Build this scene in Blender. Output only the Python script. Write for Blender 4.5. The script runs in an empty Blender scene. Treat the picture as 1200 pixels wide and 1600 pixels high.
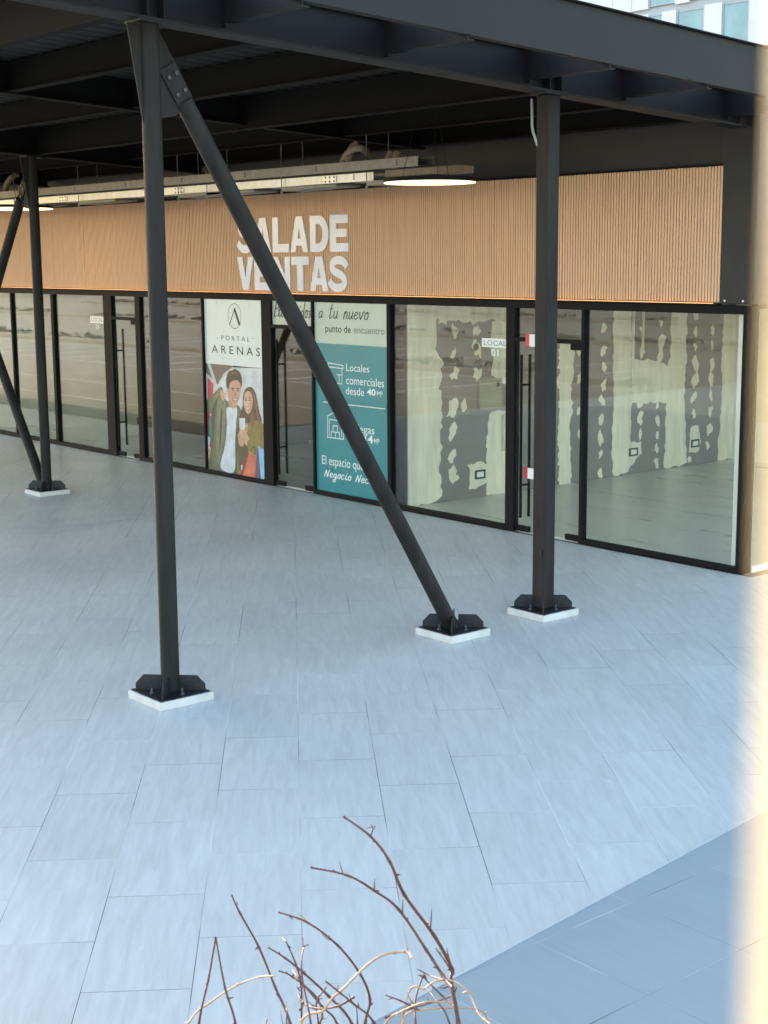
import bpy, bmesh, math, random
from mathutils import Vector, Matrix
random.seed(7)
R = math.radians
S = bpy.context.scene
COL = S.collection

# ------------------------------------------------------------------ camera
CAM_H = 3.5
F_PX, YAW, PITCH, ROLL = 2310.7, R(50.08), R(9.77), R(-0.434)
fw = Vector((-math.sin(YAW)*math.cos(PITCH), math.cos(YAW)*math.cos(PITCH), -math.sin(PITCH)))
rt0 = Vector((math.cos(YAW), math.sin(YAW), 0)); up0 = rt0.cross(fw)
rt = rt0*math.cos(ROLL)+up0*math.sin(ROLL); up = -rt0*math.sin(ROLL)+up0*math.cos(ROLL)
CAM = Vector((0, 0, CAM_H))
cd = bpy.data.cameras.new('camera'); co = bpy.data.objects.new('camera', cd); COL.objects.link(co)
co.matrix_world = Matrix(((rt.x, up.x, -fw.x, 0), (rt.y, up.y, -fw.y, 0), (rt.z, up.z, -fw.z, CAM_H), (0, 0, 0, 1)))
cd.sensor_fit = 'VERTICAL'; cd.sensor_height = 36; cd.sensor_width = 27
cd.lens = F_PX/1600*36; cd.clip_start = .01; cd.clip_end = 2000
cd.dof.use_dof = True; cd.dof.focus_distance = 6.5; cd.dof.aperture_fstop = 16
S.camera = co

# ------------------------------------------------------------------ light
SUN_EL, SUN_AZ = R(15.5), R(-78)
w = bpy.data.worlds.new('World'); S.world = w; w.use_nodes = True
bg = w.node_tree.nodes['Background']; sky = w.node_tree.nodes.new('ShaderNodeTexSky')
sky.sky_type = 'NISHITA'; sky.sun_disc = False; sky.sun_elevation = SUN_EL; sky.sun_rotation = SUN_AZ
sky.altitude = 300; sky.dust_density = 1.5; sky.ozone_density = .1
w.node_tree.links.new(sky.outputs[0], bg.inputs[0]); bg.inputs[1].default_value = .15
ld = bpy.data.lights.new('sun', 'SUN'); ld.energy = 3.2; ld.angle = R(.5); ld.color = (1, .86, .66)
lo = bpy.data.objects.new('sun', ld); COL.objects.link(lo)
sd = Vector((math.sin(SUN_AZ)*math.cos(SUN_EL), math.cos(SUN_AZ)*math.cos(SUN_EL), math.sin(SUN_EL)))
lo.rotation_euler = sd.to_track_quat('Z', 'Y').to_euler(); lo.location = (0, 0, 30)
S.view_settings.view_transform = 'Standard'; S.view_settings.look = 'None'; S.view_settings.gamma = 1
S.view_settings.exposure = 2.4
S.cycles.use_denoising = True
S.cycles.max_bounces = 10; S.cycles.transparent_max_bounces = 16; S.cycles.glossy_bounces = 4

# ------------------------------------------------------------------ helpers
def ray(px, py):
    return rt*((px-600)/F_PX) + up*(-(py-800)/F_PX) + fw
def at(px, py, ax, v):
    d = ray(px, py); return CAM + d*((v-CAM[ax])/d[ax])
def at_y(px, py, y): return at(px, py, 1, y)
def at_x(px, py, x): return at(px, py, 0, x)
def at_d(px, py, dist):
    d = ray(px, py); h = math.hypot(d.x, d.y); return CAM + d*(dist/h)

class MB:
    """collects faces with material slots; build() links ONE mesh object"""
    def __init__(s): s.v = []; s.f = []; s.m = []; s.sm = []
    def add(s, vs, fs, mi=0, smooth=False):
        o = len(s.v); s.v += [tuple(v) for v in vs]
        for f in fs: s.f.append([i+o for i in f]); s.m.append(mi); s.sm.append(smooth)
    def box(s, x0, x1, y0, y1, z0, z1, mi=0, zf=None):
        vs = [(x, y, z) for z in (z0, z1) for y in (y0, y1) for x in (x0, x1)]
        if zf: vs = [(x, y, z+zf(y)) for x, y, z in vs]
        s.add(vs, [(0, 2, 3, 1), (4, 5, 7, 6), (0, 1, 5, 4), (2, 6, 7, 3), (0, 4, 6, 2), (1, 3, 7, 5)], mi)
    def tube(s, pts, r, n=10, mi=0, cap=True, smooth=True):
        pts = [Vector(p) for p in pts]; rs = r if isinstance(r, (list, tuple)) else [r]*len(pts)
        rings = []; prev = None
        for i, p in enumerate(pts):
            d = (pts[min(i+1, len(pts)-1)]-pts[max(i-1, 0)]).normalized()
            if prev is None:
                a = d.cross(Vector((0, 0, 1)) if abs(d.z) < .9 else Vector((1, 0, 0))).normalized()
            else:
                a = (prev-d*prev.dot(d)).normalized()
            prev = a; b = d.cross(a)
            rings.append([p+(a*math.cos(2*math.pi*k/n)+b*math.sin(2*math.pi*k/n))*rs[i] for k in range(n)])
        vs = [q for g in rings for q in g]
        fs = [(i*n+k, i*n+(k+1) % n, (i+1)*n+(k+1) % n, (i+1)*n+k) for i in range(len(pts)-1) for k in range(n)]
        s.add(vs, fs, mi, smooth)
        if cap:
            s.add(rings[0], [list(range(n))[::-1]], mi); s.add(rings[-1], [list(range(n))], mi)
    def prism(s, poly, ext, mi=0):
        """poly: list of 3D points in a plane, ext: extrusion vector"""
        a = [Vector(p) for p in poly]; e = Vector(ext); n = len(a)
        s.add(a+[p+e for p in a], [list(range(n))[::-1], list(range(n, 2*n))]+[(i, (i+1) % n, (i+1) % n+n, i+n) for i in range(n)], mi)
    def flat(s, poly, mi=0): s.add(poly, [list(range(len(poly)))], mi)
    def build(s, name, mats, parent=None, origin=None, bevel=0):
        me = bpy.data.meshes.new(name)
        o0 = Vector(origin) if origin is not None else Vector((0, 0, 0))
        if parent is not None: o0 = Vector(parent.get('_o', (0, 0, 0))) if origin is None else o0
        me.from_pydata([tuple(Vector(v)-o0) for v in s.v], [], s.f); me.update()
        for m in (mats if isinstance(mats, (list, tuple)) else [mats]): me.materials.append(m)
        for p, mi, sm in zip(me.polygons, s.m, s.sm): p.material_index = mi; p.use_smooth = sm
        bm = bmesh.new(); bm.from_mesh(me); bmesh.ops.recalc_face_normals(bm, faces=bm.faces); bm.to_mesh(me); bm.free()
        ob = bpy.data.objects.new(name, me); COL.objects.link(ob); ob['_o'] = tuple(o0)
        if parent is not None:
            ob.parent = parent
        else:
            ob.location = o0
        if bevel:
            b = ob.modifiers.new('bevel', 'BEVEL'); b.width = bevel; b.segments = 2; b.limit_method = 'ANGLE'
        return ob
def thing(name, label, cat, loc=(0, 0, 0), group=None):
    o = bpy.data.objects.new(name, None); COL.objects.link(o); o.location = loc; o.empty_display_size = .2
    o['_o'] = tuple(loc); o['label'] = label; o['category'] = cat
    if group: o['group'] = group
    return o
def tag(o, label=None, cat=None, group=None, kind=None):
    for k, v in (('label', label), ('category', cat), ('group', group), ('kind', kind)):
        if v: o[k] = v
    return o
def dup(root, loc, label):
    """a copy of a thing with copies of its parts and sub-parts"""
    c = root.copy(); COL.objects.link(c); c.location = loc; c['label'] = label
    def rec(a, b):
        for ch in [o for o in bpy.data.objects if o.parent == a]:
            d = ch.copy(); COL.objects.link(d); d.parent = b; d.matrix_parent_inverse = ch.matrix_parent_inverse
            rec(ch, d)
    rec(root, c); return c
def crom(pts, n=6, closed=False):
    """Catmull-Rom through points of any dimension"""
    P = [Vector(p) for p in pts]; out = []; N = len(P)
    rng = range(N) if closed else range(N-1)
    for i in rng:
        if closed: p0, p1, p2, p3 = P[i-1], P[i], P[(i+1) % N], P[(i+2) % N]
        else: p0, p1, p2, p3 = P[max(i-1, 0)], P[i], P[i+1], P[min(i+2, N-1)]
        for k in range(n):
            t = k/n
            out.append(.5*((2*p1)+(p2-p0)*t+(2*p0-5*p1+4*p2-p3)*t*t+(3*p1-p0-3*p2+p3)*t**3))
    if not closed: out.append(P[-1])
    return out
def text_mesh(body, bold=0, space=1.0, word=1.0, ext=0.0):
    cu = bpy.data.curves.new('lettering', 'FONT'); cu.body = body; cu.size = 1; cu.offset = bold; cu.space_character = space
    cu.space_word = word; cu.extrude = ext; cu.resolution_u = 4
    o = bpy.data.objects.new('lettering', cu); COL.objects.link(o)
    bpy.context.view_layer.update()
    me = bpy.data.meshes.new_from_object(o.evaluated_get(bpy.context.evaluated_depsgraph_get()))
    vs = [v.co.copy() for v in me.vertices]; fs = [list(p.vertices) for p in me.polygons]
    bpy.data.objects.remove(o); bpy.data.curves.remove(cu); bpy.data.meshes.remove(me)
    return vs, fs
def text_into(mb, body, x0, x1, z0, z1, y, mi=0, ext=0.0, **k):
    """lettering on a plane facing -Y, fitted to a box"""
    vs, fs = text_mesh(body, ext=1.0 if ext else 0, **k)
    ax, bx = min(v.x for v in vs), max(v.x for v in vs); ay, by = min(v.y for v in vs), max(v.y for v in vs)
    mb.add([(x0+(v.x-ax)/(bx-ax)*(x1-x0), y-(v.z*ext if ext else 0), z0+(v.y-ay)/(by-ay)*(z1-z0)) for v in vs], fs, mi)

# ------------------------------------------------------------------ materials
def mat(name, col, rough=.6, var=0.0, scale=3.0, metal=0.0, bump=0.0, bscale=60.0, spec=.5, emit=None, est=1.0, stretch=(1, 1, 1), col2=None):
    m = bpy.data.materials.new(name); m.use_nodes = True; nt = m.node_tree; b = nt.nodes['Principled BSDF']
    b.inputs['Base Color'].default_value = (*col, 1); b.inputs['Roughness'].default_value = rough
    b.inputs['Metallic'].default_value = metal; b.inputs['Specular IOR Level'].default_value = spec
    if emit: b.inputs['Emission Color'].default_value = (*emit, 1); b.inputs['Emission Strength'].default_value = est
    if var or bump:
        tc = nt.nodes.new('ShaderNodeTexCoord'); mp = nt.nodes.new('ShaderNodeMapping'); mp.inputs['Scale'].default_value = stretch
        nt.links.new(tc.outputs['Object'], mp.inputs[0])
    if var:
        n = nt.nodes.new('ShaderNodeTexNoise'); n.inputs['Scale'].default_value = scale; n.inputs['Detail'].default_value = 8; n.inputs['Roughness'].default_value = .65
        nt.links.new(mp.outputs[0], n.inputs['Vector'])
        cr = nt.nodes.new('ShaderNodeValToRGB'); cr.color_ramp.elements[0].position = .3; cr.color_ramp.elements[1].position = .7
        c2 = col2 or tuple(min(1, c*(1+var)) for c in col); c1 = col if col2 else tuple(c*(1-var) for c in col)
        cr.color_ramp.elements[0].color = (*c1, 1); cr.color_ramp.elements[1].color = (*c2, 1)
        nt.links.new(n.outputs[0], cr.inputs[0]); nt.links.new(cr.outputs[0], b.inputs['Base Color'])
        mr = nt.nodes.new('ShaderNodeMapRange'); mr.inputs[3].default_value = max(0, rough-.12); mr.inputs[4].default_value = min(1, rough+.12)
        nt.links.new(n.outputs[0], mr.inputs[0]); nt.links.new(mr.outputs[0], b.inputs['Roughness'])
    if bump:
        n2 = nt.nodes.new('ShaderNodeTexNoise'); n2.inputs['Scale'].default_value = bscale; n2.inputs['Detail'].default_value = 5
        nt.links.new(mp.outputs[0], n2.inputs['Vector'])
        bu = nt.nodes.new('ShaderNodeBump'); bu.inputs['Strength'].default_value = bump; bu.inputs['Distance'].default_value = .01
        nt.links.new(n2.outputs[0], bu.inputs['Height']); nt.links.new(bu.outputs[0], b.inputs['Normal'])
    return m

def glass_mat(name, tint, boost=1.8):
    m = bpy.data.materials.new(name); m.use_nodes = True; nt = m.node_tree; nt.nodes.clear()
    out = nt.nodes.new('ShaderNodeOutputMaterial'); mix = nt.nodes.new('ShaderNodeMixShader')
    tr = nt.nodes.new('ShaderNodeBsdfTransparent'); tr.inputs[0].default_value = (*tint, 1)
    gl = nt.nodes.new('ShaderNodeBsdfGlossy'); gl.inputs['Roughness'].default_value = .01; gl.inputs['Color'].default_value = (.95, .97, .95, 1)
    lw = nt.nodes.new('ShaderNodeLayerWeight'); lw.inputs[0].default_value = .5      # facing = 1-|cos|, the same from both sides
    fr = nt.nodes.new('ShaderNodeMath'); fr.operation = 'POWER'; fr.inputs[1].default_value = 4.0; nt.links.new(lw.outputs['Facing'], fr.inputs[0])
    mu = nt.nodes.new('ShaderNodeMath'); mu.operation = 'MULTIPLY_ADD'; mu.use_clamp = True; mu.inputs[1].default_value = .95; mu.inputs[2].default_value = boost
    tc = nt.nodes.new('ShaderNodeTexCoord'); n = nt.nodes.new('ShaderNodeTexNoise'); n.inputs['Scale'].default_value = .8; n.inputs['Detail'].default_value = 1
    nt.links.new(tc.outputs['Object'], n.inputs['Vector'])
    bu = nt.nodes.new('ShaderNodeBump'); bu.inputs['Strength'].default_value = .05; bu.inputs['Distance'].default_value = .02
    nt.links.new(n.outputs[0], bu.inputs['Height']); nt.links.new(bu.outputs[0], gl.inputs['Normal'])
    nt.links.new(fr.outputs[0], mu.inputs[0]); nt.links.new(mu.outputs[0], mix.inputs[0])
    nt.links.new(tr.outputs[0], mix.inputs[1]); nt.links.new(gl.outputs[0], mix.inputs[2]); nt.links.new(mix.outputs[0], out.inputs[0])
    return m

def tile_mat(name, ang, du, dv, tw, th, mortar, c1, c2, offset, rough, vein, joint_dark, joint_light, dark_share=.5):
    """paving: bricks in a grid turned by ang, fine veins along the slab, worn joints"""
    m = bpy.data.materials.new(name); m.use_nodes = True; nt = m.node_tree; b = nt.nodes['Principled BSDF']; L = nt.links.new
    g = nt.nodes.new('ShaderNodeNewGeometry'); mp = nt.nodes.new('ShaderNodeMapping'); mp.vector_type = 'TEXTURE'
    mp.inputs['Rotation'].default_value = (0, 0, ang); mp.inputs['Location'].default_value = (0, 0, 0)
    L(g.outputs['Position'], mp.inputs[0])
    ad = nt.nodes.new('ShaderNodeVectorMath'); ad.operation = 'ADD'; ad.inputs[1].default_value = (du, dv, 0); L(mp.outputs[0], ad.inputs[0])
    br = nt.nodes.new('ShaderNodeTexBrick'); br.offset = offset; br.offset_frequency = 2; br.squash = 1
    for k, v in (('Scale', 1), ('Mortar Size', mortar), ('Mortar Smooth', 0), ('Bias', 0), ('Brick Width', tw), ('Row Height', th)): br.inputs[k].default_value = v
    br.inputs['Color1'].default_value = (*c1, 1); br.inputs['Color2'].default_value = (*c2, 1)
    L(ad.outputs[0], br.inputs['Vector'])
    # veins stretched along the slab, shifted per slab
    sc = nt.nodes.new('ShaderNodeMapping'); sc.inputs['Scale'].default_value = (2.0, 17, 1); sc.inputs['Rotation'].default_value = (0, 0, R(6)); L(ad.outputs[0], sc.inputs[0])
    ps = nt.nodes.new('ShaderNodeVectorMath'); ps.operation = 'MULTIPLY'; ps.inputs[1].default_value = (400, 700, 300); L(br.outputs['Color'], ps.inputs[0])
    pa = nt.nodes.new('ShaderNodeVectorMath'); pa.operation = 'ADD'; L(sc.outputs[0], pa.inputs[0]); L(ps.outputs[0], pa.inputs[1])
    n = nt.nodes.new('ShaderNodeTexNoise'); n.inputs['Scale'].default_value = 1; n.inputs['Detail'].default_value = 7; n.inputs['Roughness'].default_value = .62; n.inputs['Distortion'].default_value = .6
    L(pa.outputs[0], n.inputs['Vector'])
    mr = nt.nodes.new('ShaderNodeMapRange'); mr.inputs[1].default_value = .3; mr.inputs[2].default_value = .7; mr.inputs[3].default_value = 1-vein; mr.inputs[4].default_value = 1+vein; L(n.outputs[0], mr.inputs[0])
    # broad dirt
    n3 = nt.nodes.new('ShaderNodeTexNoise'); n3.inputs['Scale'].default_value = .55; n3.inputs['Detail'].default_value = 6; L(g.outputs['Position'], n3.inputs['Vector'])
    mr3 = nt.nodes.new('ShaderNodeMapRange'); mr3.inputs[1].default_value = .3; mr3.inputs[2].default_value = .75; mr3.inputs[3].default_value = 1.07; mr3.inputs[4].default_value = .93; L(n3.outputs[0], mr3.inputs[0])
    mm = nt.nodes.new('ShaderNodeMath'); mm.operation = 'MULTIPLY'; L(mr.outputs[0], mm.inputs[0]); L(mr3.outputs[0], mm.inputs[1])
    vm = nt.nodes.new('ShaderNodeVectorMath'); vm.operation = 'SCALE'; L(br.outputs['Color'], vm.inputs[0]); L(mm.outputs[0], vm.inputs['Scale'])
    # joints: dark where the grout is gone, pale where it is dusty, none in between
    n2 = nt.nodes.new('ShaderNodeTexNoise'); n2.inputs['Scale'].default_value = .9; n2.inputs['Detail'].default_value = 3; L(g.outputs['Position'], n2.inputs['Vector'])
    cr = nt.nodes.new('ShaderNodeValToRGB'); e = cr.color_ramp.elements; e[0].position = dark_share-.08; e[0].color = (*joint_dark, 1); e[1].position = dark_share+.12; e[1].color = (*joint_light, 1)
    k_ = e.new(dark_share-.01); k_.color = (*[v*.72 for v in c1], 1); k_ = e.new(dark_share+.05); k_.color = (*c1, 1)
    L(n2.outputs[0], cr.inputs[0])
    mx = nt.nodes.new('ShaderNodeMix'); mx.data_type = 'RGBA'; L(br.outputs['Fac'], mx.inputs[0]); L(vm.outputs[0], mx.inputs[6]); L(cr.outputs[0], mx.inputs[7])
    L(mx.outputs[2], b.inputs['Base Color'])
    rr = nt.nodes.new('ShaderNodeMapRange'); rr.inputs[3].default_value = rough-.1; rr.inputs[4].default_value = rough+.12; L(n3.outputs[0], rr.inputs[0]); L(rr.outputs[0], b.inputs['Roughness'])
    bu = nt.nodes.new('ShaderNodeBump'); bu.inputs['Strength'].default_value = .25; bu.inputs['Distance'].default_value = .004
    sb = nt.nodes.new('ShaderNodeMath'); sb.operation = 'SUBTRACT'; L(n.outputs[0], sb.inputs[0]); L(br.outputs['Fac'], sb.inputs[1])
    L(sb.outputs[0], bu.inputs['Height']); L(bu.outputs[0], b.inputs['Normal'])
    return m

M = {}
M['steel'] = mat('charcoal_paint', (.0195, .0172, .0153), .62, .5, 4.0, stretch=(2, 2, .35), spec=.2, bump=.08, bscale=40)
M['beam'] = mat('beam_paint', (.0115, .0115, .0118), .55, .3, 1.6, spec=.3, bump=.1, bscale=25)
M['beamshade'] = mat('shaded_beam_paint', (.0062, .0056, .005), .75, .3, 1.6, spec=.12)  # copy of the beam paint, darkened for the shade under the deck
M['deck'] = mat('deck_metal', (.006, .005, .0045), .8, .25, 1.5)
M['galv'] = mat('galvanised_steel', (.55, .57, .57), .38, .18, 6, metal=.7)
M['galvdull'] = mat('dull_galvanised_steel', (.2, .195, .18), .5, .25, 6, metal=.5)
M['kerbtrim'] = mat('kerb_trim', (.5, .54, .54), .6, .15, 6)
M['alu'] = mat('aluminium_strip', (.7, .7, .68), .35, .1, 5, metal=.6)
M['frame'] = mat('black_frame', (.006, .006, .0065), .7, .2, 5, spec=.16)
M['plinth'] = mat('white_plinth', (.6, .58, .53), .8, .13, 6, bump=.4, bscale=25)
M['plate'] = mat('black_base_plate', (.014, .014, .016), .45, .3, 20, bump=.3, bscale=35)
M['wood'] = mat('wood_slat', (.72, .43, .25), .6, .09, 5, stretch=(3, 3, .3), bump=.1)
M['gap'] = mat('slat_groove', (.19, .1, .055), .8, .15, 6)
M['clad'] = mat('black_cladding', (.0055, .0055, .006), .55, .2, 3)
M['wall'] = mat('plaster', (.68, .65, .56), .85, .08, 2.5, bump=.15, bscale=20)
M['soffit'] = mat('interior_ceiling', (.6, .57, .5), .9, .06, 3)
M['brownwall'] = mat('brown_interior', (.2, .155, .115), .8, .12, 2)
M['concrete'] = mat('polished_concrete', (.60, .59, .52), .3, .16, 1.1, stretch=(.5, 2.4, 1), bump=.05, bscale=8)
M['drywall'] = mat('grey_drywall', (.19, .165, .15), .85, .1, 3)
M['mud'] = mat('joint_compound', (.76, .70, .575), .85, .16, 4, stretch=(1, 2, .35))
M['white'] = mat('white_paint', (.8, .79, .76), .6, .04, 5)
M['signwhite'] = mat('white_acrylic', (.78, .755, .83), .14, .06, 4, bump=.25, bscale=5)
M['film'] = mat('white_vinyl', (.74, .76, .75), .3, .05, 1.5)
M['filmgreen'] = mat('pale_vinyl', (.52, .57, .48), .3, .05, 1.5)
M['teal'] = mat('teal_vinyl', (.035, .235, .26), .3, .06, 1.2)
M['ink'] = mat('dark_ink', (.04, .045, .045), .6, .1, 10)
M['greyink'] = mat('grey_ink', (.2, .21, .2), .6, .1, 10)
M['whiteink'] = mat('white_ink', (.8, .82, .8), .6, .03, 10)
M['red'] = mat('red_plastic', (.55, .02, .04), .4, .1, 8)
M['led'] = mat('warm_led', (1, .9, .7), .5, emit=(1, .72, .38), est=.55)
M['ledstrip'] = mat('orange_led', (1, .6, .3), .5, emit=(1, .42, .14), est=.4)
M['conduit'] = mat('dusty_conduit', (.22, .17, .12), .8, .25, 12)
M['pale'] = mat('pale_pipe', (.6, .56, .46), .6, .1, 6)
M['cable'] = mat('grey_cable', (.35, .35, .32), .6, .1, 8)
M['panelgreen'] = mat('olive_panel', (.24, .24, .15), .5, .1, 4)
M['asphalt'] = mat('dusty_asphalt', (.32, .28, .225), .9, .25, .6, bump=.3, bscale=40)
M['ground'] = mat('dry_ground', (.2, .165, .12), .95, .3, .05)
M['line'] = mat('road_paint', (.85, .85, .8), .8, .15, 3)
M['kerb'] = mat('kerb_concrete', (.34, .3, .25), .9, .15, 2)
M['dry'] = mat('dry_leaf', (.24, .17, .09), .9, .5, 3)
M['hotel'] = mat('hotel_panel', (.66, .66, .67), .7, .07, .6, bump=.1, bscale=4)
M['hotelband'] = mat('hotel_band', (.4, .43, .46), .6, .05, 1)
M['hotelglass'] = mat('hotel_glass', (.16, .3, .33), .08, .25, .5, spec=.8)
M['bark'] = mat('red_brown_bark', (.12, .042, .034), .6, .35, 30, bump=.3, bscale=90)
M['palebark'] = mat('pale_bark', (.40, .25, .145), .6, .3, 30, bump=.3, bscale=90)
M['post'] = mat('cream_post_paint', (.5, .37, .17), .5, .06, 6)
M['soil'] = mat('planter_soil', (.07, .05, .035), .95, .4, 12, bump=.6, bscale=30)
M['bolt'] = mat('bolt_steel', (.05, .05, .05), .45, .3, 30, metal=.4)
M['glass'] = glass_mat('shop_glass', (.97, .975, .94), .045)
TY = R(53.6)
# slab direction (-sin TY, cos TY) -> texture x axis
M['tile'] = tile_mat('plaza_tile', TY+R(90), -.205, 0.0, 1.09, .5385, .0024, (.50, .522, .49), (.535, .556, .524), .5, .46, .10, (.12, .12, .12), (.68, .68, .66), .5)
M['tile2'] = tile_mat('dark_paver', 0.0, 4.95, -5.15, .727, .72, .0028, (.285, .335, .342), (.30, .348, .355), 0.0, .5, .035, (.03, .03, .035), (.52, .54, .55), .46)

# ------------------------------------------------------------------ setting
def sheet(name, poly, z, m, t=.0, kind='structure'):
    b = MB()
    if t: b.prism([(x, y, z-t) for x, y in poly], (0, 0, t))
    else: b.flat([(x, y, z) for x, y in poly])
    return tag(b.build(name, m), kind=kind)
sheet('ground', [(-700, -700), (700, -700), (700, 700), (-700, 700)], -.03, M['ground'])
sheet('parking_lot', [(-130, -130), (-25.2, -130), (-25.2, 10.4), (-130, 10.4)], -.02, M['asphalt'])
sheet('plaza_floor', [(-62, 13.3), (-62, 10.6), (-25, 10.6), (-25, -14), (14, -14), (14, 26), (-9.6, 26), (-9.6, 13.3)], 0.0, M['tile'], .02)
e = Vector((-.1115, .9938)); p0 = Vector((-4.965, 4.624))
q0, q1 = p0-e*7.5, p0+e*16
sheet('paved_platform', [(q0.x+.012, q0.y), (q1.x+.012, q1.y), (12, q1.y), (12, q0.y)], .03, M['tile2'], .03)
b = MB(); nrm = Vector((-e.y, e.x))
b.prism([(q0.x, q0.y, 0.0), (q1.x, q1.y, 0.0), (q1.x+.011, q1.y, 0.0), (q0.x+.011, q0.y, 0.0)], (0, 0, .034))
tag(b.build('platform_kerb', M['kerbtrim']), kind='structure')
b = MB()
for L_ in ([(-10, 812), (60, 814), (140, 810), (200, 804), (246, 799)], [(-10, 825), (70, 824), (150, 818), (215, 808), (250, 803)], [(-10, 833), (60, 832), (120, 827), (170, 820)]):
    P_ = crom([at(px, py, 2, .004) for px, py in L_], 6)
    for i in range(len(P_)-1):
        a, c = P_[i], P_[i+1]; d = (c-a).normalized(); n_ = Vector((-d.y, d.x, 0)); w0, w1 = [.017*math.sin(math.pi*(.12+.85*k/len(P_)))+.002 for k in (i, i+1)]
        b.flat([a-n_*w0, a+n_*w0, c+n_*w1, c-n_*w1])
tag(b.build('plaza_floor_caustics', mat('painted_caustic', (.56, .57, .55), .6, .2, 8)), kind='structure')  # pale ribbons painting curved light reflections onto the paving
# parking lot paint: stall lines and driving lane edges
b = MB()
for i in range(22):
    x = -30-2.7*i
    b.flat([(x-.12, -3.6, -.014), (x+.12, -3.6, -.014), (x+.12, 1.2, -.014), (x-.12, 1.2, -.014)])
    b.flat([(x-.12, -11, -.014), (x+.12, -11, -.014), (x+.12, -6, -.014), (x-.12, -6, -.014)])
    b.flat([(x-.12, -24.6, -.014), (x+.12, -24.6, -.014), (x+.12, -20, -.014), (x-.12, -20, -.014)])
    b.flat([(x-.12, -40, -.014), (x+.12, -40, -.014), (x+.12, -35, -.014), (x-.12, -35, -.014)])
for y in (1.3, 5.6, 8.2, -3.55, -15.2, -28.0):
    b.flat([(-100, y, -.010), (-25.8, y, -.010), (-25.8, y+.13, -.010), (-100, y+.13, -.010)])
tag(b.build('parking_lines', M['line']), kind='structure')
for i, (x0, x1, y0, y1) in enumerate([(-72, -47, -5.7, -4.3), (-43, -27, -5.5, -4.2), (-100, -60, -19.6, -18.2), (-54, -30, -19.4, -18.0), (-110, -40, -34.5, -33)]):
    b = MB(); b.box(x0, x1, y0, y1, -.02, .13); tag(b.build('kerb_island', M['kerb'], bevel=.02), kind='structure')
b = MB()
for (x0, x1, y) in [(-72, -47, -5), (-43, -27, -4.85), (-100, -60, -18.9), (-54, -30, -18.7), (-110, -40, -33.7)]:
    x = x0+.6
    while x < x1-.5:
        if random.random() < .6:
            h = random.uniform(.08, .24)
            for k in range(26):
                c = Vector((x+random.gauss(0, .35), y+random.gauss(0, .2), .13+random.random()*h)); a = Vector((random.gauss(0, 1), random.gauss(0, 1), random.gauss(0, 1))).normalized()*.12
                d2 = a.cross(Vector((random.gauss(0, 1), random.gauss(0, 1), random.gauss(0, 1)))).normalized()*.07
                b.flat([c-a, c+d2, c+a, c-d2])
        x += random.uniform(.7, 1.6)
tag(b.build('dry_undergrowth', M['dry']), kind='stuff')

# ------------------------------------------------------------------ shop building
YF = 13.388                      # glass plane
XL, XR = -60.0, -9.75
bld = thing('retail_building', 'long single storey shop building with orange ribbed fascia above black framed glass fronts', 'building', (XR, YF, 0))
b = MB(); b.box(XL, -9.79, YF+.04, 21.2, -.02, .012); b.build('floor', M['concrete'], bld)
b = MB(); b.box(XL, -9.85, 20.9, 21.1, .012, 2.98); b.build('rear_wall', M['wall'], bld)
b = MB(); b.box(XL, XR, YF+.0, 30, 5.3, 5.45); b.build('roof', M['clad'], bld)
b = MB(); b.box(XL, -9.79, YF+.08, 21.2, 2.985, 3.1); b.build('ceiling', M['soffit'], bld)
b = MB(); b.box(XL, -10.18, YF-.02, YF+.06, 2.97, 5.3); b.build('upper_wall', M['clad'], bld)
b = MB(); b.box(XL, XR+.04, 30, 30.2, -.02, 5.45); b.box(XL-.2, XL, YF, 30, -.02, 5.45); b.box(XR-.1, XR, 21.2, 30, -.02, 5.3); b.build('outer_wall', M['clad'], bld)
b = MB(); b.box(-10.18, XR+.03, YF-.06, YF+.5, 2.972, 5.298); b.box(XR-.2, XR+.03, YF+.5, 21.2, 2.972, 5.298)
b.build('corner_cladding', M['clad'], bld, bevel=.006)
for x, z in ((-10.1, 2.985), (-9.86, 2.985)):
    b = MB(); b.tube([(x, YF-.06, z+.02), (x, YF-.068, z+.02)], .012, 8); b.build('rivet', M['galv'], bld)
# ribbed fascia: one mesh, ribs + backing
b = MB(); pitch = .042; x = -10.185
b.box(XL, -10.185, YF-.03, YF-.021, 2.985, 4.45, 1)
n = 0
while x > -47:
    n += 1; b.box(x-.027, x, YF-.052+random.uniform(0, .001), YF-.0301, 2.986+random.uniform(0, .004), 4.449-random.uniform(0, .006), 0); x -= pitch+(.006 if n % 28 == 0 else 0)
fas = b.build('ribbed_fascia', [M['wood'], M['gap']], bld)
b = MB(); b.box(XL, -10.18, YF-.058, YF-.0205, 4.4505, 4.475); b.build('fascia_cap', M['frame'], bld)
b = MB(); b.box(XL, -10.18, YF-.1, YF-.021, 2.955, 2.972); b.build('lintel_ledge', M['frame'], bld)
b = MB(); b.box(-47, -10.25, YF-.085, YF-.07, 2.9725, 2.978); b.build('light_strip', M['ledstrip'], bld)
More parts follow.
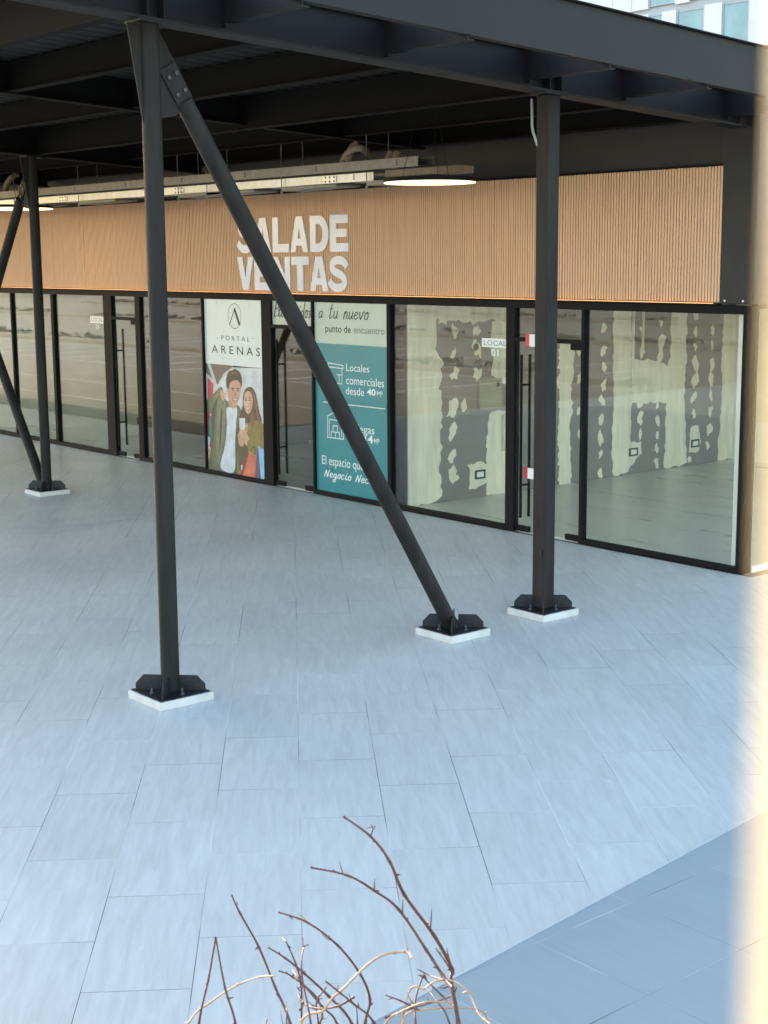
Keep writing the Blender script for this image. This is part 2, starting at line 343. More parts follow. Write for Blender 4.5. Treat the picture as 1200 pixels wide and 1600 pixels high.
# partitions between units
PART = [(-15.82, -15.6), (-22.72, -22.5), (-25.95, -25.72), (-29.2, -29.0), (-32.4, -32.2), (-38.8, -38.6)]
for i, (a, c) in enumerate(PART):
    b = MB(); b.box(a, c, YF+.09, 20.9, .0125, 2.984)
    pw = b.build('partition_wall', M['drywall'] if i == 0 else (M['brownwall'] if i in (1,) else M['wall']), bld)
    if i == 0: dry = pw
    if i > 0:
        b = MB(); b.box(a+.01, c-.01, YF+.052, YF+.0895, .0125, 2.984); b.build('end_cap', M['brownwall'], pw)
    else:
        b = MB(); b.box(a, c, YF+.052, YF+.0895, .0125, 2.984); b.build('end_cap', M['frame'], pw)
b = MB(); b.box(-22.4999, -15.8201, 17.2, 17.3, .0125, 2.984); b.build('screen_wall', M['brownwall'], bld)
b = MB(); b.box(-10.04, -9.90, YF+.12, YF+.3, .0125, 2.984); b.build('interior_pillar', M['white'], bld)

# joint compound on the drywall (local y,z on the wall plane x=-15.6), jagged edges
XW = -15.6
def yz(px, py):
    p = at_x(px, py, XW); return (p.y, p.z)
mud = MB()
def jag(poly, amp=.035, step=.06):
    out = []
    for i in range(len(poly)):
        a = Vector(poly[i]); c = Vector(poly[(i+1) % len(poly)]); L = (c-a).length; k = max(1, int(L/step))
        for j in range(k):
            p = a.lerp(c, j/k); out.append((p.x+random.uniform(-amp, amp), p.y+random.uniform(-amp, amp)))
    return out
layer = [0]
def mudpoly(poly, amp=.035, step=.06):
    layer[0] += 1; x = XW+.002+.0006*(layer[0] % 9)
    mud.flat([(x, max(y, YF+.11), min(max(z, .014), 2.97)) for y, z in jag(poly, amp, step)])
def band(pts, **k): mudpoly([yz(*p) for p in pts], **k)
band([(628, 470), (683, 470), (684, 510), (682, 550), (692, 570), (686, 600), (690, 640), (689, 700), (687, 745), (690, 776), (660, 790), (628, 800)])
band([(683, 470), (800, 470), (800, 502), (770, 500), (740, 506), (712, 500), (686, 508)])
band([(769, 500), (800, 500), (800, 600), (786, 600), (768, 585), (770, 560), (767, 540)], amp=.02)
band([(764, 648), (782, 640), (800, 640), (800, 770), (758, 776), (760, 755), (748, 762), (733, 762), (734, 745), (731, 728), (745, 722), (759, 724), (760, 690)], amp=.025, step=.06)
band([(872, 535), (897, 535), (898, 560), (893, 600), (894, 640), (890, 680), (892, 757), (872, 762)])
band([(958, 480), (987, 480), (987, 560), (1000, 562), (1012, 560), (1030, 565), (1042, 572), (1047, 556), (1049, 480), (1073, 480), (1072, 560), (1069, 620), (1071, 680), (1073, 722), (1060, 728), (1037, 732), (1039, 690), (1040, 632), (1030, 627), (1012, 630), (986, 630), (984, 690), (1001, 690), (1002, 708), (990, 722), (980, 738), (957, 744), (955, 700), (958, 640)], amp=.022, step=.07)
band([(1131, 485), (1154, 485), (1153, 560), (1150, 625), (1146, 680), (1143, 716), (1121, 721), (1122, 690), (1128, 620), (1127, 560)], amp=.02)
band([(1078, 668), (1090, 664), (1095, 690), (1090, 706), (1076, 708)], amp=.015, step=.06)
for px, py, s in [(709, 515, 1), (744, 517, 1), (709, 552, .9), (747, 548, 1.3), (710, 584, 1.7), (745, 584, 1.3), (706, 637, 1.5), (725, 635, 1), (707, 642, .9), (707, 674, 1.3), (707, 711, 1.4), (708, 741, 1.4), (743, 540, .9),
                  (943, 513, 1), (943, 549, 1.1), (943, 574, 1), (943, 601, 1.1), (940, 627, 1.2), (940, 653, 1.2), (938, 685, 1), (938, 709, 1), (938, 740, 1.1), (1003, 516, .8), (1003, 549, 1), (1032, 505, .8), (1033, 534, 1.1), (1032, 557, 1.2),
                  (1000, 632, 1), (1000, 654, 1.1), (1000, 678, 1), (1027, 632, .8), (1027, 657, 1), (1027, 680, 1), (1025, 700, 1), (1025, 722, 1),
                  (1087, 492, 1), (1087, 517, 1.1), (1086, 543, 1), (1087, 569, 1.3), (1085, 595, 1.3), (1084, 621, 1.2), (1084, 648, 1.2), (1113, 516, .8), (1112, 540, .8), (1112, 569, 1.4), (1111, 591, 1.2), (1111, 617, 1.2), (1109, 644, 1.2), (1108, 669, 1.2), (1105, 695, 1), (1077, 718, .8), (860, 560, 1), (905, 545, 1), (906, 590, 1), (906, 640, 1), (906, 680, 1)]:
    cy, cz = yz(px, py)
    sx_, sz_, tl = random.uniform(.7, 1.15), random.uniform(.75, 1.35), random.uniform(-.5, .5)
    mudpoly([(cy+.075*s*sx_*(math.cos(t)+tl*math.sin(t))*random.uniform(.45, 1.2), cz+.095*s*sz_*math.sin(t)*random.uniform(.5, 1.25)) for t in [k*math.pi/5+random.uniform(-.2, .2) for k in range(10)]], amp=.016, step=.05)
mud.build('plaster_patch', M['mud'], dry)

# fittings on the drywall and in the units
def outlet(pos, label):
    t = thing('outlet_box', label, 'outlet', pos, 'wall outlet boxes inside the shops'); x, y, z = pos
    b = MB(); hw, hh, f = .1, .065, .025
    for a in ((-hw, hw, -hh, -hh+f), (-hw, hw, hh-f, hh), (-hw, -hw+f, -hh+f, hh-f), (hw-f, hw, -hh+f, hh-f)): b.box(x, x+.02, y+a[0], y+a[1], z+a[2], z+a[3])
    b.build('surround', M['frame'], t, bevel=.002)
    b = MB(); b.box(x, x+.012, y-hw+f+.001, y+hw-f-.001, z-hh+f+.001, z+hh-f-.001); b.build('cover', M['white'], t)
for (px, py), lb in (((749, 741), 'black framed outlet box low on the patched wall left of the glass door'), ((988.5, 706), 'black framed outlet box beside the wide pale plaster band behind the right pane'), ((1085, 692.5), 'black framed outlet box set in its own round plaster patch deepest in the unit')):
    y, z = yz(px, py); outlet((XW+.009, y, z), lb)
p = at_x(487, 690, -22.49); outlet((-22.499, min(p.y, 17.0), p.z), 'black framed outlet box seen through the dark sales room door')
p = at_x(221, 657, -25.71); outlet((-25.719, p.y, p.z), 'black framed outlet box seen through the glass door of shop 28')
y0, z0 = yz(746, 640); y1, z1 = yz(781, 590)
t = thing('electrical_panel', 'olive electrical panel door on the patched drywall', 'electrical panel', (XW, y0, z0))
b = MB(); b.box(XW+.0085, XW+.05, y0, y1, z0, z1); b.build('cabinet', M['panelgreen'], t, bevel=.006)
b = MB(); b.box(XW+.0501, XW+.056, y0+.03, y1-.03, z0+.03, z1-.03); d_ = b.build('door', M['panelgreen'], t, bevel=.003)
b = MB(); b.box(XW+.0561, XW+.07, y1-.12, y1-.07, z1-.12, z1-.05); b.build('latch', M['frame'], d_)
y0, z0 = yz(783, 704); y1, z1 = yz(799, 646)
t = thing('meter_box', 'narrow pale grey box mounted low near the glass door', 'electrical box', (XW, y0, z0))
b = MB(); b.box(XW+.0085, XW+.06, y0, y1, z0, z1); b.build('cabinet', M['pale'], t, bevel=.006)
b = MB(); b.tube([(XW+.06, (y0+y1)/2+.05, z1-.12), (XW+.075, (y0+y1)/2+.05, z1-.12)], .025, 10); b.build('knob', M['frame'], t)
for i, (px, pyb, r, lb) in enumerate([(988, 600, .022, 'longest pale conduit hanging from the ceiling behind the right pane'), (1004.5, 540, .018, 'shorter pale conduit hanging just right of the longest one'), (673, 525, .015, 'thin white rod hanging from the ceiling in the left pane of unit 01')]):
    yy = (16.2, 16.5, 15.5)[i]; p = at_y(px, pyb, yy)
    b = MB(); b.tube([(p.x, yy, p.z), (p.x, yy, 2.985)], r, 10); b.tube([(p.x, yy, p.z-.03), (p.x, yy, p.z+.0)], r*1.25, 10)
    tag(b.build('hanging_conduit', M['pale'], origin=(p.x, yy, p.z)), lb, 'conduit', 'conduits hanging in the empty shop')
p = at_y(462, 528, 15.8)
t = thing('pendant_lamp', 'small warm lamp glowing inside the sales room behind the door glass', 'lamp', (p.x, 15.8, 2.985))
b = MB(); b.tube([(p.x, 15.8, 2.984), (p.x, 15.8, p.z+.12)], .006, 6); b.build('cord', M['frame'], t)
b = MB(); b.tube([(p.x, 15.8, p.z+.12), (p.x, 15.8, p.z+.1), (p.x, 15.8, p.z-.02)], [.03, .09, .13], 16, cap=False); b.build('lamp_shade', M['brownwall'], t)
b = MB(); b.tube([(p.x, 15.8, p.z+.03), (p.x, 15.8, p.z), (p.x, 15.8, p.z-.03)], [.03, .05, .02], 12); b.build('bulb', M['led'], t)

# ------------------------------------------------------------------ shop fronts
def frame_member(b, x0, x1, z0, z1, d=.05): b.box(x0, x1, YF-d, YF+d, z0, z1)
ZT = 2.955; ZH = 2.86; ZS = .06
def pane(par, x0, x1, z0=ZS, z1=ZH, name='glass_pane'):
    b = MB(); b.box(x0, x1, YF-.006, YF+.006, z0, z1); return b.build(name, M['glass'], par)
def door(par, x0, x1, hx, hinge):
    """glass door with pull bars on the x=hx side"""
    d = MB(); d.box(x0+.012, x1-.012, YF-.0061, YF+.0061, .02, 2.44); dr = d.build('door', M['glass'], par)
    b = MB()
    for y in (YF-.075, YF+.075): b.tube([(hx, y, .2), (hx, y, 2.28)], .019, 10)
    for z in (.62, 1.9): b.tube([(hx, YF-.075, z), (hx, YF+.075, z)], .014, 8)
    b.build('handle', M['frame'], dr)
    for a, c, z0, z1 in ((x0+.012, x0+.25, .012, .085), (x1-.25, x1-.012, .012, .085), (x1-.2, x1-.012, 2.37, 2.442)):
        b = MB(); b.box(a, c, YF-.02, YF+.02, z0, z1); b.build('patch_fitting', M['frame'], dr, bevel=.003)
    return dr
def shopfront(label, x0, x1, panes, mulls, doors, transoms):
    t = thing('shopfront', label, 'shopfront', ((x0+x1)/2, YF, 0), 'glass shopfronts along the building')
    b = MB(); frame_member(b, x0, x1, ZH, ZT, .052); b.build('head_frame', M['frame'], t, bevel=.003)
    for a in panes:
        pane(t, *a)
        b = MB(); b.box(a[0], a[1], YF-.0501, YF+.0499, .0, ZS); b.build('sill', M['frame'], t, bevel=.003)
    for a, c in mulls:
        b = MB(); b.box(a, c, YF-.049, YF+.049, .0, ZH); b.build('mullion', M['frame'], t, bevel=.003)
    for a, c in transoms:
        b = MB(); b.box(a, c, YF-.048, YF+.048, 2.445, 2.495); b.build('transom_bar', M['frame'], t, bevel=.003)
        pane(t, a, c, 2.495, ZH, 'transom_glass')
    for a in doors: door(t, *a)
    return t
shopfront('glass front of unit 01 showing the patched drywall inside', -15.82, -9.75,
          [(-15.785, -13.5), (-12.165, -9.86)], [(-15.82, -15.785), (-13.5, -13.345), (-12.215, -12.165), (-9.86, -9.75)], [(-13.345, -12.215, -13.19, 0)], [(-13.345, -12.215)])
shopfront('glass front covered by the white and teal posters around a dark door', -22.57, -15.821,
          [(-22.5, -20.56), (-20.52, -18.87), (-17.56, -15.86)], [(-22.57, -22.5), (-20.56, -20.52), (-18.87, -18.62), (-17.6, -17.56), (-15.86, -15.821)], [(-18.62, -17.6, -18.43, 0)], [(-18.62, -17.6)])
shopfront('glass front of shop 28 reflecting the parking lot', -25.72, -22.571,
          [(-25.66, -23.76)], [(-25.72, -25.66), (-23.76, -23.47), (-22.66, -22.571)], [(-23.47, -22.66, -23.3, 0)], [(-23.47, -22.66)])
shopfront('leftmost glass front cut by the picture edge behind the crossed braces', -31.0, -25.721,
          [(-27.4, -25.76), (-29.5, -27.46), (-31, -29.56)], [(-25.76, -25.721), (-27.46, -27.4), (-29.56, -29.5)], [], [])
# side glazing round the corner
t = thing('side_glazing', 'side glass wall round the right hand corner of the building', 'shopfront', (XR, 17, 0))
for k in range(4):
    y0 = YF+.06+k*1.93; b = MB(); b.box(XR-.046, XR-.034, y0+.03, y0+1.9, .06, 2.92); b.build('glass_pane', M['glass'], t)
    b = MB(); b.box(XR-.085, XR, y0-.03+(.03 if k == 0 else 0), y0+.03, .0, 2.92); b.build('mullion', M['frame'], t)
b = MB(); b.box(XR-.084, XR-.001, YF+.06, 21.2, 2.92, 2.97); b.build('head_frame', M['frame'], t)
b = MB(); b.box(XR-.083, XR-.002, YF+.12, 21.2, .0, .06); b.build('sill', M['white'], t)

# unit signs on the glass
def unit_sign(px0, px1, py0, py1, num, nz, label):
    a, c = at_y(px0, py0, YF), at_y(px1, py1, YF); x0, x1, z1, z0 = a.x, c.x, a.z, c.z
    t = thing('unit_sign', label, 'sign', ((x0+x1)/2, YF-.007, z0), 'white unit number signs on the glass')
    b = MB(); b.box(x0, x1, YF-.0085, YF-.0065, z0, z1); b.build('plate', M['white'], t)
    b = MB(); wv = x1-x0; h = z1-z0; text_into(b, 'LOCAL', x0+.08*wv, x1-.06*wv, z0+.22*h, z1-.22*h, YF-.0095, bold=.0); 
    b.build('lettering', M['greyink'], t)
    b = MB(); text_into(b, num, x0+.36*wv, x0+.64*wv, z0-h*.95, z0-h*.2, YF-.0085, bold=.015); b.build('number', M['whiteink'], t)
unit_sign(753.7, 794.7, 527.9, 544.3, '01', 0, 'white LOCAL sign with number 01 on the left pane of the patched unit')
unit_sign(141.5, 163.5, 494, 505.5, '28', 0, 'white LOCAL sign with number 28 on the glass far left')

# warning tags on the door of unit 01
for px0, px1, py0, py1, lb in ((825, 838, 521, 543, 'red and white warning tag at the top of the unit 01 door'), (822, 836, 729, 751, 'red and white warning tag at knee height on the unit 01 door')):
    a, c = at_y(px0, py0, YF-.02), at_y(px1+14, py1, YF-.02)
    t = thing('warning_tag', lb, 'tag', (a.x, YF-.007, c.z), 'red and white tags on the door')
    xm = a.x+(c.x-a.x)*.22
    b = MB(); b.box(a.x, xm, YF-.064, YF-.055, c.z, a.z); b.build('red_edge', M['red'], t)
    b = MB(); b.box(xm+.0005, c.x, YF-.063, YF-.055, c.z+.005, a.z-.005); b.build('card', M['white'], t)

# ------------------------------------------------------------------ posters (behind the glass)
GLY = {'B': [[(.1, 0), (.32, 2)], [(.3, 1.95), (.85, 1.9), (.8, 1.25), (.3, 1.05)], [(.3, 1.05), (.95, .9), (.85, .15), (.02, .05)]], 'i': [[(.12, .95), (.05, .25), (.2, 0), (.42, .25)], [(.2, 1.35), (.22, 1.45)]],
       'e': [[(0, .45), (.4, .6), (.38, .95), (.15, .9), (.02, .35), (.2, 0), (.55, .25)]], 'n': [[(.05, 1), (.0, 0)], [(.02, .5), (.28, 1), (.42, .7), (.38, .12), (.6, .12)]],
       'v': [[(0, 1), (.2, 0), (.5, 1), (.62, .95)]], 'd': [[(.45, .8), (.15, .9), (0, .4), (.2, 0), (.45, .4)], [(.56, 2), (.44, .2), (.62, 0)]], 'o': [[(.3, 1), (.05, .65), (.12, .08), (.4, .08), (.48, .65), (.25, 1), (.65, .85)]],
       's': [[(.42, .95), (.12, .8), (.3, .45), (.3, .1), (0, .02)]], 'a': [[(.45, .85), (.15, .9), (0, .4), (.15, 0), (.38, .3), (.47, .9)], [(.47, .9), (.45, .15), (.65, .08)]],
       't': [[(.28, 1.9), (.14, .2), (.3, 0), (.5, .25)], [(-.05, 1.25), (.5, 1.32)]], 'u': [[(0, 1), (.02, .2), (.2, 0), (.42, .45)], [(.47, 1), (.45, .15), (.62, .08)]],
       'g': [[(.45, .85), (.15, .9), (0, .4), (.15, .05), (.38, .3), (.45, .9)], [(.45, .9), (.4, -.7), (.12, -.9), (.05, -.5), (.65, .1)]], 'c': [[(.45, .8), (.2, 1), (0, .5), (.15, 0), (.55, .25)]],
       'N': [[(0, 0), (.2, 1.5)], [(.2, 1.5), (.55, 0)], [(.55, 0), (.78, 1.6)]]}
LZ = [0]
def script_into(mb, body, x0, x1, z0, xh, y, wdt, mi=0, slant=.15):
    adv = 0; strokes = []
    for ch in body:
        if ch == ' ': adv += .75; continue
        for s in GLY[ch]: strokes.append([(p[0]+adv, p[1]) for p in s])
        adv += (1.0 if ch in 'BN' else .5 if ch == 'i' else .72)
    sx = (x1-x0)/adv
    for s in strokes:
        pts = crom([(x0+(p[0]+slant*p[1])*sx, z0+p[1]*xh, 0) for p in s], 5)
        for i in range(len(pts)-1):
            a, c = pts[i], pts[i+1]; d = (c-a)
            if d.length < 1e-6: continue
            d.normalize(); ang = abs(d.y)*.6+.4; n_ = Vector((-d.y, d.x, 0))*wdt*.5*ang; ex = d*wdt*.2
            LZ[0] += 1; yy = y-.00012*(LZ[0] % 11)
            mb.flat([(q.x, yy, q.y) for q in (a-n_-ex, a+n_-ex, c+n_+ex, c-n_+ex)], mi)
YP = YF-.0105
def fx(px, py): p = at_y(px, py, YP); return (p.x, p.z)
# welcome poster over the door and the teal poster
xa, xb = -17.555, -15.865
tp = thing('promo_poster', 'teal poster with white lettering and house icons under a pale heading', 'poster', (-16.7, YP, .06))
b = MB(); b.box(xa, xb, YP, YP+.003, 2.262, ZH); b.build('heading_panel', M['filmgreen'], tp)
b = MB(); b.box(xa, xb, YP, YP+.003, .06, 2.2615); b.build('teal_panel', M['teal'], tp)
b = MB(); x0, z0 = fx(498, 497); x1, _ = fx(577, 500)
script_into(b, 'a tu nuevo', x0, x1, 2.63, .105, YP-.001, .022); b.build('script_lettering', M['ink'], tp); b = MB()
x0, _ = fx(508.5, 515); x1, _ = fx(548, 515); text_into(b, 'punto de', x0, x1, 2.395, 2.535, YP-.001, bold=.01)
b.build('heading_lettering', M['ink'], tp)
b = MB(); x0, _ = fx(553, 515); x1, _ = fx(601, 520); text_into(b, 'encuentro', x0, x1, 2.43, 2.515, YP-.001, bold=.005); b.build('light_lettering', M['greyink'], tp)
b = MB()
def tline(body, px0, px1, pyb, pyt, **k):
    xm0, zb = fx(px0, pyb); xm1, _ = fx(px1, pyb); _, zt = fx(px0, pyt); text_into(b, body, xm0, xm1, zb, zt, YP-.001, **k)
tline('Locales', 541, 577, 579.5, 568); tline('comerciales', 541, 600, 600, 587); tline('desde', 540.5, 569, 616, 604); tline('40', 573.5, 587, 617.5, 607, bold=.03); tline('M²', 589, 598, 619.5, 611, bold=.02)
tline('Bodegas', 541, 585, 677, 661); tline('desde', 541.5, 567, 687, 676); tline('14', 570, 583, 691.5, 679, bold=.03); tline('M²', 584.5, 593, 693.5, 685, bold=.02)
tline('El espacio que tu', 503.5, 581, 729, 711); b.build('white_lettering', M['whiteink'], tp); b = MB()
x0, z0 = fx(507, 741); x1, _ = fx(607, 762); script_into(b, 'Negocio Necesita', x0, x1, z0-.03, .068, YP-.001, .02)
b.build('white_script_lettering', M['whiteink'], tp); b = MB()
def pl(pts, wd=.012):
    P_ = [Vector(fx(*p)) for p in pts]
    for i in range(len(P_)-1):
        a, c = P_[i], P_[i+1]; d = (c-a).normalized(); n_ = Vector((-d.y, d.x))*wd*.5; ex = d*wd*.5; LZ[0] += 1
        b.flat([(q.x, YP-.001-.00015*(LZ[0] % 9), q.y) for q in (a-n_-ex, a+n_-ex, c+n_+ex, c-n_+ex)])
pl([(505.5, 628), (602, 639)]); b.build('divider_line', M['whiteink'], tp); b = MB()
pl([(512, 683), (512, 650), (524, 643.5), (537, 654), (537, 686.5), (512, 683)]); pl([(514.5, 680), (514.5, 655.5), (534, 657.5), (534, 683)]); pl([(517.5, 683), (517.5, 674.5), (530.5, 676), (530.5, 685)]); pl([(520.5, 674.5), (520.5, 665), (527.5, 666), (527.5, 675)]); pl([(524, 675), (524, 684.5)])
b.build('warehouse_icon', M['whiteink'], tp); b = MB()
pl([(513, 567), (536, 571), (536, 576), (513, 573), (513, 567)]); pl([(515, 573), (515, 597)]); pl([(534.5, 576), (534.5, 600)]); pl([(515, 597), (534.5, 600)]); pl([(527, 585.5), (534, 586)]); pl([(530, 586), (530, 598)])
b.build('shop_icon', M['whiteink'], tp)
tb = thing('welcome_banner', 'pale banner with handwritten lettering above the sales room door', 'poster', (-18.1, YP, 2.5))
b = MB(); b.box(-18.615, -17.605, YP, YP+.003, 2.5, ZH); b.build('panel', M['filmgreen'], tb)
b = MB(); script_into(b, 'Bienvenidos', -18.58, -17.62, 2.62, .115, YP-.001, .022); b.build('lettering', M['ink'], tb)

# logo + couple poster
cp = thing('couple_poster', 'tall white poster with ring logo and a couple holding shopping bags', 'poster', (-19.7, YP, .06))
zsp = fx(360, 571)[1]
b = MB(); b.box(-20.515, -18.875, YP, YP+.003, zsp, ZH); b.build('logo_panel', M['film'], cp)
b = MB(); cx, cz = fx(366.5, 494); _, zt = fx(366.5, 474); rr = zt-cz; rx = rr*.92
N = 40
for k in range(N):
    t0, t1 = 2*math.pi*k/N, 2*math.pi*(k+1)/N
    b.flat([(cx+rx*(1-q)*math.cos(t_), YP-.001, cz+rr*(1-q)*math.sin(t_)) for t_, q in ((t0, 0), (t1, 0), (t1, .045), (t0, .045))])
def stroke(p, q, wd):
    a, c = Vector(fx(*p)), Vector(fx(*q)); d = (c-a).normalized(); n_ = Vector((-d.y, d.x))*wd*.5
    b.flat([(s.x, YP-.0012, s.y) for s in (a-n_, a+n_, c+n_, c-n_)])
stroke((358.5, 508), (366.5, 483), .018); stroke((366, 482), (374.5, 508), .05)
b.build('ring_logo', M['ink'], cp); b = MB()
x0, z0 = fx(346, 531); x1, _ = fx(390, 532); text_into(b, 'PORTAL', x0, x1, z0, fx(346, 524)[1], YP-.001, space=1.6)
x0, z0 = fx(331, 549.5); x1, _ = fx(406.5, 555); text_into(b, 'ARENAS', x0, x1, z0-.015, fx(331, 536.5)[1]-.02, YP-.001, space=1.55, bold=.004)
for px in (340, 395): x0, z0 = fx(px, 528.5); b.flat([(x0-.012, YP-.001, z0), (x0, YP-.001, z0-.014), (x0+.012, YP-.001, z0), (x0, YP-.001, z0+.014)])
b.build('lettering', M['ink'], cp)
PC = {k: mat('print_'+k, v, .4, .26, s*1.5) for k, (v, s) in dict(back=((.5, .5, .5), 2), dark=((.13, .1, .09), 3), redp=((.5, .03, .06), 4), greenp=((.02, .2, .14), 4), jacket=((.13, .135, .08), 6), jshade=((.06, .065, .04), 6), jlight=((.19, .2, .125), 6), tee=((.62, .66, .72), 3), skin=((.55, .3, .2), 5), skin2=((.6, .36, .26), 5),
      hair=((.035, .022, .016), 10), hair2=((.11, .055, .03), 8), hlight=((.2, .11, .06), 9), olive=((.24, .18, .05), 6), oshade=((.1, .075, .03), 6), phone=((.6, .66, .66), 3), bagred=((.62, .16, .1), 3), bagdark=((.25, .05, .045), 3), bagblue=((.25, .47, .72), 3), jeans=((.09, .16, .3), 9), palep=((.62, .64, .66), 2), lips=((.45, .12, .1), 8), teeth=((.8, .78, .74), 8), violet=((.12, .08, .12), 4)).items()}
keys = list(PC); pic = MB(); lay = [0]
def shp(key, pts, closed=True, n=4, smooth=True):
    """pts in the poster photo's own pixels (zoom of the print): local drawing on the poster plane"""
    lay[0] += 1; y = YP-.0004*lay[0]*.25-.0005
    P_ = [(300+p[0]*.15, 600+p[1]*.15) for p in pts]
    P_ = [fx(*p) for p in P_]
    if smooth: P_ = [(v.x, v.y) for v in crom([(p[0], p[1], 0) for p in P_], n, True)]
    P_ = [(min(max(x, -20.514), -18.876), min(max(z, .061), zsp-.001)) for x, z in P_]
    pic.flat([(x, y, z) for x, z in P_], keys.index(key))
shp('back', [(110, -190), (780, -160), (800, 1040), (140, 900)], smooth=False)
shp('palep', [(300, -40), (420, -160), (780, -165), (790, 500), (560, 420), (300, 300)], smooth=False)
shp('dark', [(115, -230), (440, -190), (330, -110), (260, 20), (215, -50), (125, -120)], smooth=False)
shp('back', [(160, -230), (190, -230), (270, 30), (240, 30)], smooth=False)
shp('redp', [(165, -70), (225, 0), (215, 180), (165, 180)], smooth=False)
shp('redp', [(135, 250), (190, 250), (180, 560), (140, 560)], smooth=False)
shp('greenp', [(180, 330), (220, 330), (215, 640), (170, 600)], smooth=False)
shp('palep', [(148, 540), (190, 560), (190, 690), (150, 660)], smooth=False)
shp('redp', [(185, 600), (215, 630), (205, 680), (182, 650)], smooth=False)
shp('skin2', [(150, 680), (200, 660), (190, 860), (160, 890)], smooth=False)
# man: jacket, tee, jeans
shp('jacket', [(140, 190), (200, 130), (300, 30), (330, 90), (345, 160), (400, 190), (480, 220), (520, 330), (500, 640), (485, 960), (380, 960), (290, 910), (175, 880), (215, 560), (210, 330), (150, 290)])
shp('jshade', [(205, 300), (240, 190), (265, 160), (240, 330), (225, 560), (195, 760), (210, 540)])
shp('jlight', [(270, 170), (330, 150), (352, 250), (340, 480), (310, 700), (270, 840), (255, 600), (262, 330)]); shp('jlight', [(225, 130), (290, 60), (310, 90), (250, 150)]); shp('jshade', [(300, 300), (318, 290), (305, 560), (285, 700)])
shp('jshade', [(420, 640), (500, 400), (520, 330), (505, 640), (490, 965), (435, 960)])

shp('jeans', [(295, 870), (440, 915), (445, 950), (300, 930)], smooth=False)
shp('tee', [(360, 260), (400, 240), (470, 250), (460, 420), (450, 620), (440, 915), (300, 868), (345, 640), (365, 420)])
shp('skin', [(385, 170), (470, 180), (468, 235), (430, 255), (388, 232)])
shp('skin', [(372, 20), (400, -30), (490, -20), (512, 40), (500, 120), (470, 205), (430, 222), (395, 190), (375, 110)])
shp('skin', [(385, 40), (390, -40), (440, -70), (495, -50), (512, 20), (480, 60), (420, 60)])
shp('hair', [(365, 40), (356, -50), (385, -130), (420, -142), (445, -158), (480, -140), (508, -105), (522, -30), (512, 40), (502, -8), (470, -40), (420, -30), (396, -8), (384, 55)])
shp('hair2', [(400, -110), (440, -130), (480, -115), (470, -100), (430, -105), (398, -80)])
shp('skin2', [(468, 90), (498, 80), (486, 130), (468, 120)])
shp('skin', [(368, 50), (380, 45), (386, 95), (374, 95)])
for ex in (425, 478): shp('hair', [(ex-16, 48), (ex, 40), (ex+14, 48), (ex, 54)]); shp('hair', [(ex-12, 66), (ex, 62), (ex+10, 67), (ex, 72)])
shp('lips', [(425, 150), (455, 155), (485, 148), (470, 178), (445, 180)]); shp('teeth', [(432, 155), (456, 159), (479, 153), (466, 169), (446, 170)])
shp('lips', [(452, 78), (462, 116), (452, 124), (447, 116)], n=3)
shp('skin', [(300, 60), (330, 80), (345, 110), (335, 165), (310, 160), (296, 110)])
for k in range(3): shp('skin2', [(322+k*7, 92+k*16), (350, 92+k*18), (352, 106+k*18), (322+k*5, 108+k*16)], n=3)
# woman
shp('hair2', [(540, 90), (580, 35), (630, 40), (670, 120), (700, 280), (730, 380), (700, 470), (620, 480), (520, 420), (500, 330), (530, 220)])
shp('olive', [(540, 470), (600, 400), (690, 380), (750, 430), (772, 560), (775, 690), (690, 720), (640, 700), (560, 900), (480, 960), (482, 620)])
shp('oshade', [(485, 620), (560, 560), (600, 640), (560, 800), (500, 900), (482, 800)])
shp('hlight', [(640, 90), (668, 150), (690, 290), (712, 380), (690, 420), (672, 300), (650, 170)]); shp('hlight', [(610, 330), (640, 300), (650, 420), (620, 460)])
shp('skin2', [(536, 130), (552, 92), (590, 72), (622, 100), (636, 180), (618, 280), (585, 314), (555, 272), (538, 200)])
shp('skin', [(600, 210), (628, 180), (614, 280), (588, 308), (596, 270)])
for ex in (562, 604): shp('hair', [(ex-14, 168), (ex, 162), (ex+12, 168), (ex, 174)]); shp('hair2', [(ex-15, 148), (ex, 141), (ex+13, 147), (ex, 150)])
shp('lips', [(558, 238), (585, 246), (612, 236), (598, 264), (574, 266)]); shp('teeth', [(564, 243), (585, 250), (606, 241), (595, 256), (576, 258)])
shp('hair2', [(534, 130), (556, 84), (550, 120), (540, 170), (545, 260), (566, 330), (555, 420), (515, 420), (508, 330), (530, 230)])
shp('skin2', [(500, 470), (540, 470), (600, 560), (650, 640), (640, 690), (560, 630), (500, 560)])
shp('phone', [(495, 355), (555, 355), (560, 440), (545, 480), (498, 465)], smooth=False)
shp('skin', [(490, 500), (545, 480), (575, 400), (585, 470), (560, 560), (540, 640), (500, 640), (480, 560)])
for k in range(4): shp('skin2', [(505+k*4, 470+k*24), (548, 488+k*22), (550, 502+k*22), (503+k*4, 484+k*24)], n=3)
shp('olive', [(580, 600), (640, 570), (675, 640), (655, 740), (600, 700)])
shp('bagdark', [(520, 850), (600, 700), (540, 970), (505, 960)], smooth=False)
shp('bagred', [(600, 695), (675, 760), (660, 1000), (535, 980)], smooth=False)
shp('violet', [(680, 660), (700, 700), (725, 1015), (660, 1000)], smooth=False)
shp('bagblue', [(690, 640), (775, 690), (790, 1025), (722, 1015)], smooth=False)
shp('phone', [(515, 840), (532, 845), (524, 900), (515, 890)], smooth=False)
shp('oshade', [(615, 700), (630, 650), (660, 650), (672, 740), (662, 745), (650, 665), (636, 665), (622, 705)], smooth=False)
pic.build('photo_print', [PC[k] for k in keys], cp)

